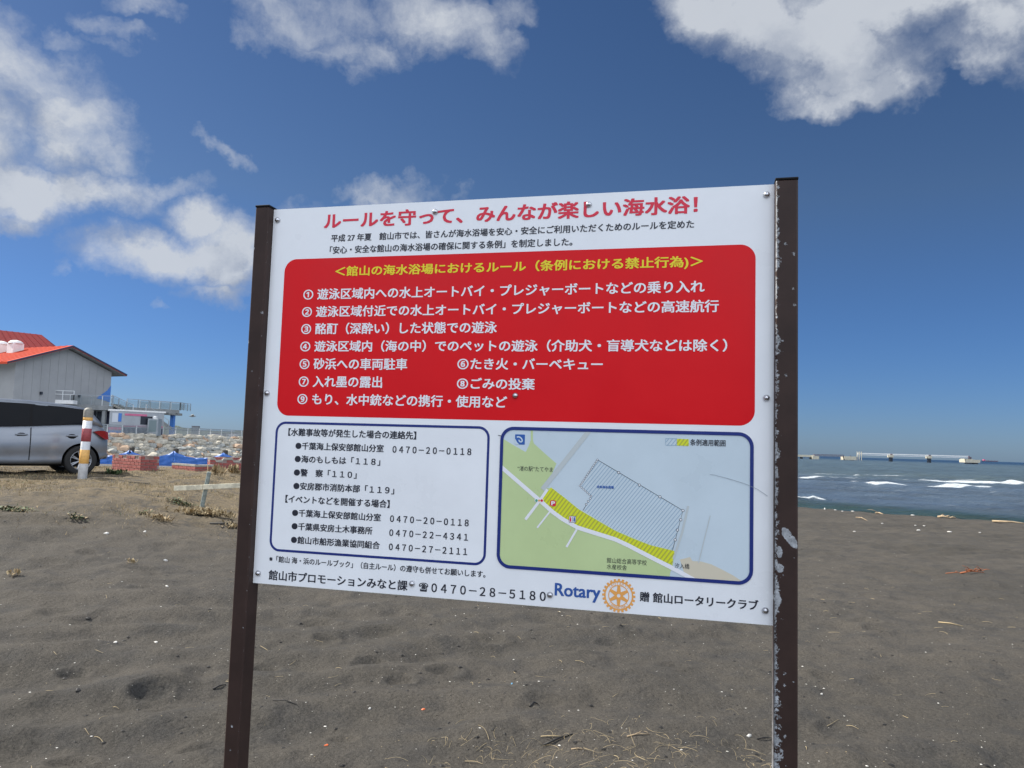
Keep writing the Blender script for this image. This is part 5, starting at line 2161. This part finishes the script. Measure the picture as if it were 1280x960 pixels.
for px, w_, h_, mt in ((244, 22, 24, "conc_d"), (262, 12, 9, "white"), (268, 12, 11, "white"), (272, 16, 8, "white"), (281, 14, 8, "conc"), (289, 16, 7, "white"), (296, 12, 8, "white"), (236, 10, 7, "conc")):
    DD = 2600.0
    p = at(px, 545, DD)
    hh = SEA
    base_y = 545.5
    top_z = at(px, (533.0 if px == 244 else 543.5 - h_ * .12), DD).z
    hs_ = empty("house", (p.x, DD, SEA), 0,
                {244: "square grey tower block standing tallest on the far shore"}.get(px, "tiny pale house on the far shore, number %s from the grey tower" % ("one two three four five six seven".split()[lb_i])), "building", "houses on the far shore")
    if px != 244:
        names = ["nearest the grey tower on its right", "second right of the grey tower", "third right of the grey tower", "fourth right of the grey tower", "close to the left sign post", "rightmost before the left sign post", "just left of the grey tower"]
        hs_["label"] = "tiny pale house on the far shore, " + names[lb_i]
        lb_i += 1
    z_ = top_z - SEA
    bm = bmesh.new()
    box(bm, (0, 0, z_ / 2), (w_, 14, z_))
    finish("wall", bm, M[mt], hs_)
    bm = bmesh.new()
    if px == 244:
        box(bm, (0, 0, z_ + .7), (w_ * 1.04, 15, 1.4))
    else:
        extrude_poly(bm, [(-w_ * .55, z_), (w_ * .55, z_), (0, z_ + 3.2)], 15, lambda x, y, d: (x, d - 7.5, y))
    finish("roof", bm, M["rust"], hs_)
    for k in range(3):
        bm = bmesh.new()
        box(bm, (w_ * (k - 1) * .3, -7.05, z_ * .62), (w_ * .14, .1, 2.0))
        finish("window", bm, M["dark_open"], hs_)
# low shoreline strip the houses stand on
bm = bmesh.new()
a, b = at(-500, 545, 2600), at(470, 552, 2600)
box(bm, ((a.x + b.x) / 2, 2900, SEA + 1), (b.x - a.x, 640, 4))
tag(finish("far_shore", bm, M["hill"]), "flat far shore below the headland", kind="structure")

gu = at(240.5, 520.3, 60)
gull = empty("gull", tuple(gu), R_(20), "small dark gull gliding above the railing far left of the sign", "bird")
bm = bmesh.new()
tube(bm, [(-.26, 0, .0), (-.16, 0, .0), (0, 0, -.01), (.15, 0, .01), (.22, 0, .02), (.27, 0, .015)], [.012, .04, .065, .045, .03, .006], 10)
finish("body", bm, M["conc_d"], gull, smooth=True)
for sg in (-1, 1):
    bm = bmesh.new()
    V_ = [(.10, .03 * sg, .02), (-.07, .03 * sg, .02), (-.05, .32 * sg, .13), (-.12, .62 * sg, .06), (-.02, .60 * sg, .07), (.11, .30 * sg, .14)]
    a = [bm.verts.new(v) for v in V_]
    b = [bm.verts.new((v[0], v[1], v[2] - .012)) for v in V_]
    for s_ in ((a, 1), (b, -1)):
        vs = s_[0]
        bm.faces.new((vs[0], vs[1], vs[2], vs[5]))
        bm.faces.new((vs[5], vs[2], vs[3], vs[4]))
    for i in range(6):
        bm.faces.new((a[i], a[(i + 1) % 6], b[(i + 1) % 6], b[i]))
    finish("wing", bm, M["conc_d"], gull)

# ------------------------------------------------------------------ pier out at sea
PYD = 800.0
pier = empty("sea_pier", (at(1110, 577, PYD).x, PYD, SEA), 0, "broken old concrete pier with a thin white walkway standing far out in the sea", "pier")
po_ = pier.location.copy()


def pblock(name, px0, px1, y0, y1, mt, depth=8.0, dY=0.0, parent=pier):
    ym = (y0 + y1) / 2
    a, b = at(px0, ym, PYD + dY), at(px1, ym, PYD + dY)
    top_, bot = at((px0 + px1) / 2, y0, PYD + dY).z, at((px0 + px1) / 2, y1, PYD + dY).z
    bm = bmesh.new()
    box(bm, ((a.x + b.x) / 2 - po_.x, dY + depth / 2, (top_ + bot) / 2 - po_.z), (b.x - a.x, depth, top_ - bot))
    return finish(name, bm, M[mt], parent)


pblock("deck", 940, 1018, 567.7, 570.4, "conc_pier", 10)
for x in (960, 985, 1001):
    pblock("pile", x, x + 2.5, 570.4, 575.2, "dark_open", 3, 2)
blk = pblock("pier_block", 1015.5, 1024, 570.0, 574.4, "conc_pier", 8, -2)
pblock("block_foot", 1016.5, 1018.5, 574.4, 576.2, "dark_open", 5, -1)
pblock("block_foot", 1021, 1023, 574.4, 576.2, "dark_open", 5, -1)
ta, tb = at(1018, 568.9, PYD), at(1056, 569.7, PYD)
for dz in (.7, -.7):
    bm = bmesh.new()
    beam(bm, ta - po_ + Vector((0, 3, dz)), tb - po_ + Vector((0, 3, dz)), 3, .45)
    finish("girder", bm, M["rust"], pier)
for k in range(14):
    p = ta.lerp(tb, k / 14) - po_ + Vector((0, 1.6, -.7))
    q = ta.lerp(tb, (k + 1) / 14) - po_ + Vector((0, 1.6, .7))
    bm = bmesh.new()
    beam(bm, p if k % 2 else p + Vector((0, 0, 1.4)), q if k % 2 else q - Vector((0, 0, 1.4)), .3, .3)
    finish("girder_brace", bm, M["rust"], pier)
pblock("pier_block", 1056, 1070.6, 570.6, 575.0, "conc_pier", 10)
for x in (1058, 1064.5):
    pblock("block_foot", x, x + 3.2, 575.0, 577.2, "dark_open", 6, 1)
pblock("bollard_stub", 1062.5, 1063.6, 569.6, 570.6, "rust", 1)
for x in (1071.4, 1074.0, 1076.8):
    pblock("pole", x, x + .5, 564.5, 575.5, "conc_pier", .6)
wa_, wb_ = at(1073, 566.6, PYD), at(1213, 570.6, PYD)
for dz, th in ((0, 1.1), (-1.5, .5)):
    bm = bmesh.new()
    beam(bm, wa_ - po_ + Vector((0, 2, dz)), wb_ - po_ + Vector((0, 2, dz)), 1.4, th)
    finish("walkway", bm, M["white"], pier)
for x, yy in ((1114.5, 567.9), (1162.5, 569.2)):
    pblock("pier_head", x - 2.6, x + 2.6, yy + .6, yy + 3.8, "conc_pier", 5)
    pblock("pier_cap", x - 1.2, x + 1.2, yy - .6, yy + .6, "rust", 3, .5)
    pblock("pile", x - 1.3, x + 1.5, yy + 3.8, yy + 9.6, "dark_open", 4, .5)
pblock("pier_block", 1207.5, 1225.3, 574.6, 578.4, "conc_pier", 12)
pblock("pier_block", 1206.8, 1216, 573.6, 574.6, "conc_pier", 9, 1)
for x in (1210, 1218.5):
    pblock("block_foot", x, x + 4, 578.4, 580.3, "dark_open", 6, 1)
pblock("pole", 1211.0, 1212.2, 570.0, 573.6, "rust", 1)
pblock("pole", 1213.2, 1214.4, 571.2, 573.6, "rust", 1)

sh = at(1238, 576.3, 6000)
ship = empty("cargo_ship", (sh.x, 6000, SEA), 0, "tiny dark red cargo ship low on the horizon right of the pier", "ship")
bm = bmesh.new()
extrude_poly(bm, [(-62, 7), (-56, 0), (54, 0), (62, 8.5), (50, 7)], 18, lambda x, y, d: (x, d, y))
finish("hull", bm, M["rust"], ship)
bm = bmesh.new()
box(bm, (-44, 9, 11.5), (14, 14, 9.2))
finish("bridge", bm, M["pink"], ship)
for x in (-10, 15, 38):
    bm = bmesh.new()
    box(bm, (x, 9, 9.5), (2, 2, 5))
    finish("deck_crane", bm, M["rust"], ship)

# ---- PART3
# ------------------------------------------------------------------ beach litter and vegetation
def gnormal(x, y):
    e = .05
    return Vector((ground_z(x - e, y) - ground_z(x + e, y), ground_z(x, y - e) - ground_z(x, y + e), 2 * e)).normalized()


def soup(name, tris, mats_idx, mats, label, kind="stuff", parent=None):
    v = np.array(tris, np.float32).reshape(-1, 3)
    n = len(v) // 3
    me_ = bpy.data.meshes.new(name)
    me_.vertices.add(len(v))
    me_.vertices.foreach_set("co", v.ravel())
    me_.loops.add(len(v))
    me_.loops.foreach_set("vertex_index", np.arange(len(v), dtype=np.int32))
    me_.polygons.add(n)
    me_.polygons.foreach_set("loop_start", (np.arange(n) * 3).astype(np.int32))
    me_.polygons.foreach_set("loop_total", np.full(n, 3, np.int32))
    if mats_idx is not None:
        me_.polygons.foreach_set("material_index", np.array(mats_idx, np.int32))
    me_.update()
    for m_ in mats:
        me_.materials.append(m_)
    o = link(name, me_, parent)
    return tag(o, label, kind=kind)


rg = np.random.default_rng(12)


def scatter(n, azl, azr, r0, r1, power=0.5):
    az = rg.uniform(R_(azl), R_(azr), n)
    u_ = rg.uniform(0, 1, n)
    r = np.exp(np.log(r0) + (np.log(r1) - np.log(r0)) * u_ ** power)
    return np.sin(az) * r, np.cos(az) * r


def gz_arr(x, y):
    return macro(x, y) + relief(x, y)


# pale shell crumbs and little stones: squashed octahedra
def crumbs(name, X, Y, smin, smax, mat_idx, mats, label, lift=.3, thin=.35):
    Z = gz_arr(X, Y)
    tris, mi = [], []
    for i in range(len(X)):
        s_ = rg.uniform(smin, smax)
        a = rg.uniform(0, 6.28)
        ex = rg.uniform(.5, 1.0)
        ca, sa = math.cos(a) * s_, math.sin(a) * s_
        h = s_ * thin
        c = (X[i], Y[i], Z[i] + h * lift)
        p = [(c[0] + ca, c[1] + sa, c[2]), (c[0] - sa * ex, c[1] + ca * ex, c[2] + h * .2), (c[0] - ca, c[1] - sa, c[2] + h * .1), (c[0] + sa * ex, c[1] - ca * ex, c[2])]
        tp_ = (c[0] + ca * .2, c[1], c[2] + h)
        for k in range(4):
            tris += [p[k], p[(k + 1) % 4], tp_]
            mi.append(mat_idx[i])
    return soup(name, tris, mi, mats, label)


n = 2600
X, Y = scatter(n, -40, 40, 3.4, 30, .8)
crumbs("shell_crumbs", X, Y, .0020, .0050, rg.choice([0, 0, 1, 2], n), [M["shell"], M["straw"], M["conc"]], "pale shell crumbs scattered over the dark sand")
n = 420
X, Y = scatter(n, -38, 38, 3.6, 30, .8)
crumbs("shell_pieces", X, Y, .005, .010, rg.choice([0, 0, 1], n), [M["shell"], M["conc"]], "larger bleached shell pieces on the dark sand")
n = 900
X, Y = scatter(n, -40, 40, 3.5, 22, .8)
crumbs("seaweed_scraps", X, Y, .005, .020, [0] * n, [M["seaweed"]], "small black scraps of dried seaweed on the sand")


def strand(tris, base, ang, L, w_, curl, lift, segs=6, rise=0.0):
    """a thin lying stalk of triangular section following the ground"""
    x, y = base
    pts = []
    a = ang
    for k in range(segs + 1):
        f = k / segs
        z = ground_z(x, y) + .003 + lift * math.sin(math.pi * f) + rise * f
        pts.append(Vector((x, y, z)))
        x += math.cos(a) * L / segs
        y += math.sin(a) * L / segs
        a += curl / segs
    for k in range(segs):
        p, q = pts[k], pts[k + 1]
        d = (q - p)
        sd_ = Vector((-d.y, d.x, 0)).normalized() * w_ * (1 - .6 * k / segs)
        upv = Vector((0, 0, w_ * .9))
        tris += [p - sd_, q - sd_, q + upv, p - sd_, q + upv, p + upv, p + sd_, p + upv, q + upv, p + sd_, q + upv, q + sd_]


# dry grass tangle along the lower edge of the picture
tris = []
mi = []
r_ = random.Random(31)
cl = [(600, 950, 60), (640, 935, 45), (690, 945, 60), (720, 920, 40), (755, 940, 60), (800, 950, 60), (830, 930, 40), (862, 940, 50), (890, 925, 30), (930, 945, 45), (770, 905, 35),
      (575, 930, 35), (545, 955, 35), (905, 900, 20), (700, 965, 60), (840, 965, 60), (620, 968, 60), (760, 970, 60), (960, 960, 40), (500, 965, 30)]
for (px, py, cnt) in cl:
    p = on_ground(px, py)
    for _ in range(int(cnt * .28)):
        L = r_.choice((r_.uniform(.012, .05), r_.uniform(.03, .14)))
        strand(tris, (p.x + r_.gauss(0, .10), p.y + r_.gauss(0, .05)), r_.uniform(0, 6.28), L, r_.uniform(.0006, .0013), r_.uniform(-2.5, 2.5), r_.uniform(0, .02), 6, r_.choice((0, 0, .03)))
soup("dry_grass_litter", [tuple(v) for v in tris], None, [M["straw"]], "tangle of thin dry straw lying on the sand in front of the sign")

# single straws and twigs strewn over the sand
tris = []
for _ in range(230):
    az, r = r_.uniform(R_(-38), R_(38)), math.exp(r_.uniform(math.log(3.6), math.log(20)))
    strand(tris, (math.sin(az) * r, math.cos(az) * r), r_.uniform(0, 6.28), r_.uniform(.02, .10), r_.uniform(.0010, .0024), r_.uniform(-1, 1), r_.uniform(0, .008), 4)
soup("straw_bits", [tuple(v) for v in tris], None, [M["straw"]], "single dry straws strewn over the dark sand")

# short dry turf on the bank at the left
N = 130000
X = rg.uniform(-15, 1.5, N)
Y = rg.uniform(8.0, 22.0, N)
tf = turf_f(X, Y, 0 * X)
dens_ = np.clip(tf, 0, 1) ** 1.2 * sst(-.25, .3, fbm(X * 1.6, Y * 1.6, 3, 77))
keep_ = rg.uniform(0, 1, N) < dens_
X, Y = X[keep_], Y[keep_]
Z = gz_arr(X, Y)
m_ = len(X)
a = rg.uniform(0, 6.28, m_)
L = rg.uniform(.02, .055, m_)
wd = rg.uniform(.003, .007, m_)
dx, dy = np.cos(a), np.sin(a)
lean = rg.uniform(.2, 1.3, m_)
b = rg.uniform(0, 6.28, m_)
P0 = np.stack([X - dx * wd, Y - dy * wd, Z - .004], 1)
P1 = np.stack([X + dx * wd, Y + dy * wd, Z - .004], 1)
P2 = np.stack([X + np.cos(b) * L * lean * .8, Y + np.sin(b) * L * lean * .8, Z + L], 1)
T_ = np.stack([P0, P1, P2], 1)
soup("dry_turf", T_.reshape(-1), rg.choice([0, 0, 0, 1, 1, 2], m_, p=[.2, .2, .2, .17, .17, .06]), [M["straw"], M["leafdry"], M["green"]], "short dry straw coloured turf thinning out over the sandy bank")


def weed(px, py, w_, n, mats_, label, name="weed_patch", cat="weed", Lr=(.03, .09), flat_=.5, depth=None):
    """low rosette patch of many small leaf blades"""
    p = on_ground(px, py)
    sc_ = p.y / FPX
    W_ = w_ * sc_ / 2
    tris, mi = [], []
    for _ in range(n):
        x, y = p.x + r_.gauss(0, W_ * .5), p.y + r_.gauss(0, (depth or W_ * .5) * .6)
        z = ground_z(x, y)
        a, L = r_.uniform(0, 6.28), r_.uniform(*Lr)
        el = r_.uniform(.1, 1.2) * flat_
        d = Vector((math.cos(a) * math.cos(el), math.sin(a) * math.cos(el), math.sin(el)))
        s_ = Vector((-d.y, d.x, 0)).normalized() * L * r_.uniform(.12, .25)
        o_ = Vector((x, y, z + r_.uniform(0, .03)))
        m1 = o_ + d * L * .5 + Vector((0, 0, L * .12))
        e_ = o_ + d * L
        tris += [tuple(o_), tuple(m1 - s_), tuple(m1 + s_), tuple(m1 - s_), tuple(e_), tuple(m1 + s_)]
        k = r_.randrange(len(mats_))
        mi += [k, k]
    pts = [(v[0] - p.x, v[1] - p.y, v[2] - p.z) for v in tris]
    root = empty(name, tuple(p), 0, label, cat, "weeds on the sandy bank")
    lf = soup("leaves", pts, mi, [M[k] for k in mats_], None, "stuff", root)
    return root


weed(14, 638, 46, 260, ["green", "green", "leafdry"], "dark green weed patch at the left edge below the parked car")
weed(8, 634, 26, 120, ["green", "green"], "smaller green weed tuft touching the dark patch at the far left") if False else None
weed(225, 629, 30, 230, ["green", "green", "leafdry"], "green weed patch on bare sand left of the plank stake")
weed(143, 593, 20, 130, ["green"], "bright green weed tuft at the foot of the tall brick planter", Lr=(.05, .12), flat_=1.2)
weed(180, 643, 16, 60, ["green", "leafdry"], "sparse green weed sprig well left of the plank stake")
weed(96, 648, 24, 60, ["green", "leafdry"], "thin olive weed patch below the striped bollard")
weed(258, 645, 60, 420, ["leafdry", "straw", "straw"], "clump of dead curled leaves heaped round the foot of the plank stake", "dead_leaf_clump", "dead leaves", (.05, .14), 1.2, .10)
weed(200, 650, 34, 120, ["leafdry", "straw", "leafdry"], "rusty dead leaves trailing left from the plank stake", "dead_leaf_clump", "dead leaves", (.04, .09), .9, .08)
weed(290, 660, 26, 80, ["leafdry", "straw"], "small dead weed tuft beside the left sign post", "dead_leaf_clump", "dead leaves", (.04, .08), 1.0, .06)
weed(18, 720, 14, 40, ["straw", "leafdry"], "withered straw tuft on open sand at the far left", "dead_leaf_clump", "dead leaves", (.03, .07), 1.2, .04)
weed(165, 705, 12, 36, ["straw", "leafdry"], "tiny withered tuft between footprints left of the sign", "dead_leaf_clump", "dead leaves", (.03, .06), 1.2, .04)
for (px, py, w_) in ((270, 578, 16), (292, 580, 16)):
    weed(px, 592, w_, 60, ["straw", "leafdry"], "dry grass sprouting before the concrete topped planter, " + ("left clump" if px < 280 else "right clump"), "dry_grass_tuft", "dry grass", (.08, .25), 1.6, .1)


def shard(px, py, pts, th, mt, name, label, cat, rz=0.0, sc=1.0, tilt=(0, 0)):
    """thin irregular chip lying on the ground: outline in metres"""
    p = on_ground(px, py)
    if mt == "shell":
        sc *= .68
    q_ = random.Random(px * 7 + py)
    pts = [(x * q_.uniform(.6, 1.25), y * q_.uniform(.5, 1.5)) for x, y in pts]
    bm = bmesh.new()
    a = [bm.verts.new((x * sc, y * sc, th * (1 + .6 * math.sin(x * 90 + y * 50)))) for x, y in pts]
    b = [bm.verts.new((x * sc, y * sc, -.004)) for x, y in pts]
    c = bm.verts.new((0, 0, th * 2.0))
    n = len(pts)
    for i in range(n):
        bm.faces.new((a[i], a[(i + 1) % n], c))
        bm.faces.new((b[i], b[(i + 1) % n], a[(i + 1) % n], a[i]))
    o = finish(name, bm, M[mt], None, loc=p, rot=(tilt[0], tilt[1], rz))
    return tag(o, label, cat)


CH = [(-.02, -.006), (-.006, -.012), (.012, -.008), (.022, .002), (.008, .010), (-.012, .009)]
shard(408, 932, CH, .004, "orange_bit", "plastic_shard", "small orange plastic shard on the sand left of the board's foot", "plastic litter", .3, .6)
shard(529, 887, CH, .004, "orange_bit", "plastic_shard", "bright orange plastic shard on the sand below the phone number", "plastic litter", -.2, .55)
shard(640, 855, CH, .004, "blue_bit", "plastic_shard", "tiny blue plastic shard on the sand under the middle of the board", "plastic litter", .9, .4)
shard(207, 701, [(-.05, -.01), (0, -.045), (.02, -.01), (.06, 0), (.01, .02), (-.02, .05)], .01, "shell", "shell", "forked white shell fragment on the sand upper left of the sign post", "shell", .4, .8)
shard(181, 665, CH, .01, "shell", "shell", "oval white shell below the dead leaves left of the stake", "shell", .2, 1.6)
shard(133, 667, CH, .01, "shell", "shell", "white shell with a dark twig below the striped bollard", "shell", .2, 1.9)
shard(209, 733, CH, .006, "shell", "shell", "thin curved white shell below the forked one", "shell", 2.6, 1.5)
shard(144, 803, CH, .005, "shell", "shell", "pale elongated shell sliver at left between two ridges", "shell", .3, 1.2)
shard(195, 803, CH, .005, "shell", "shell", "pale slanting shell sliver right of its twin", "shell", -.6, 1.3)
shard(462, 886, CH, .005, "shell", "shell", "white shell flake on the sand left of the orange shard", "shell", .1, .7)
shard(936, 920, CH, .006, "shell", "shell", "white crumpled shell beside the foot of the right post", "shell", .1, .9)
shard(1027, 868, CH, .005, "shell", "shell", "pale flat shell just right of the right post", "shell", .1, .7)


def stick(pxa, pya, pxb, pyb, rad, mt, name, label, cat, bow=.01, twigs=0, group=None):
    a, b = on_ground(pxa, pya), on_ground(pxb, pyb)
    root = empty(name, tuple(a), 0, label, cat, group)
    bm = bmesh.new()
    m = (a + b) / 2
    m.z = max(m.z, ground_z(m.x, m.y)) + bow
    tube(bm, [Vector((0, 0, rad * .6)), (m - a) * .98 + Vector((0, 0, rad)), b - a + Vector((0, 0, rad * .5))], [rad, rad * .9, rad * .4], 7)
    finish("stem", bm, M[mt], root, smooth=True)
    for k in range(twigs):
        f = r_.uniform(.2, .95)
        s0 = (b - a) * f + Vector((0, 0, rad + bow))
        ang = r_.uniform(0, 6.28)
        L = (b - a).length * r_.uniform(.25, .5)
        e_ = s0 + Vector((math.cos(ang) * L, math.sin(ang) * L * .6, r_.uniform(.0, .5) * L))
        bm = bmesh.new()
        tube(bm, [s0, (s0 + e_) / 2 + Vector((0, 0, L * .1)), e_], [rad * .5, rad * .4, rad * .15], 5)
        finish("twig", bm, M[mt], root, smooth=True)
    return root


stick(1200, 717, 1230, 716, .012, "rust_twig", "dead_pine_sprig", "rusty orange dead pine sprig lying on open sand right of the board", "dead twig", .02, 12)
stick(1182, 717, 1204, 716, .006, "rust_twig", "dead_pine_sprig", "thin brown twig lying left of the rusty pine sprig", "dead twig", .005, 2)
stick(1172, 647, 1186, 646.5, .045, "drift", "driftwood", "short dark driftwood branch near the waterline", "driftwood", .02, 3)
stick(1187, 646.5, 1195, 647.5, .03, "drift", "driftwood", "stubby pale driftwood piece right of the dark branch", "driftwood", .01, 1)
stick(1240, 652, 1290, 656, .035, "drift", "driftwood", "long pale driftwood pole lying along the berm at the right edge", "driftwood", .01, 0)
stick(1070, 647, 1084, 651, .018, "drift", "driftwood", "thin tan stick sloping down near the berm", "driftwood", .01, 0)
stick(1095, 638, 1104, 641, .03, "drift", "driftwood", "small tan stick lying on the berm crest above the sloping stick", "driftwood", .01, 1)
stick(680, 932, 716, 918, .006, "seaweed", "dark_stick", "blackened stick among the dry straw under the board", "stick", .004, 1)
stick(714, 937, 732, 938, .004, "drift", "reed_stem", "short tan reed stem right of the blackened stick", "reed", .002, 0)
stick(676, 921, 706, 921, .0035, "straw", "reed_stem", "thin straight straw stem above the blackened stick", "reed", .002, 0)
stick(784, 921, 812, 918, .004, "drift", "reed_stem", "brown reed stem among the straw right of centre", "reed", .004, 3)
stick(946, 924, 966, 923, .004, "seaweed", "dark_stick", "thin black stick touching the foot of the right post", "stick", .003, 0)
stick(1173, 778, 1204, 783, .006, "straw", "reed_stem", "pale reed lying on the open sand below the rusty sprig", "reed", .003, 0)
stick(262, 655, 318, 661, .014, "seaweed", "dark_stick", "dark crooked stick lying between the plank stake and the left sign post", "stick", .02, 2)
stick(341, 876, 372, 882, .004, "seaweed", "dark_stick", "thin dark curved stick right of the left sign post", "stick", .008, 1)
stick(662, 884, 672, 880, .007, "seaweed", "dark_stick", "stubby black stick on the sand under the board", "stick", .003, 0)
stick(266, 862, 282, 856, .006, "seaweed", "dark_stick", "short black seaweed strip just left of the left sign post", "stick", .003, 0)
for (px, py, w_, lab) in ((110, 773, .03, "dark wet clod left of the ridges"), (114, 782, .02, "smaller dark clod under the first"), (97, 863, .025, "dark seaweed clod left of the deep footprint"), (1180, 778, .012, "black speck of seaweed by the pale reed"),
                         (595, 760, .02, "black seaweed scrap under the board's lower edge"), (375, 780, .018, "dark clod behind the board's lower left corner")):
    shard(px, py, CH, .006, "seaweed", "seaweed_clump", lab, "seaweed", r_.uniform(0, 3), w_ / .022)
# pale rubbish and pebbles dotted along the berm
for i, (px, py, s_, lab) in enumerate(((1031, 634, 2.6, "white bottle-like scrap standing proud on the berm crest"), (1044, 635.6, 2.2, "first pale stone right of the white scrap on the berm"), (1053, 636.4, 1.8, "second pale stone right of the white scrap on the berm"),
                                       (1066, 637.2, 2.4, "third pale stone right of the white scrap on the berm"), (1141, 644.2, 2.6, "round white stone alone on the berm"), (1103, 654.5, 1.6, "white stone on sand below the berm crest"),
                                       (1148, 663, 2.2, "largest of the white shell cluster below the berm"), (1144, 657, 1.4, "upper left stone of the white shell cluster"), (1155, 657.6, 1.5, "upper right stone of the white shell cluster"),
                                       (1187, 665, 2.3, "pale flat stone right of the white shell cluster"), (1068, 664.6, 1.5, "white stone left of the white shell cluster"), (1225, 666, 1.4, "pale stone near the right edge of the beach"))):
    p = on_ground(px, py)
    bm = bmesh.new()
    bmesh.ops.create_icosphere(bm, subdivisions=2, radius=.017 * s_)
    for v in bm.verts:
        v.co.z *= .5 if i else 1.4
        v.co.x *= 1.5 if i else .7
        v.co += Vector((math.sin(v.co.y * 90 + i), math.cos(v.co.x * 70 + i), 0)) * .004 * s_
    tag(finish("pale_stone" if i else "litter_scrap", bm, M["shell"], None, smooth=True, loc=p + Vector((0, 0, .006))), lab, "stone" if i else "litter")
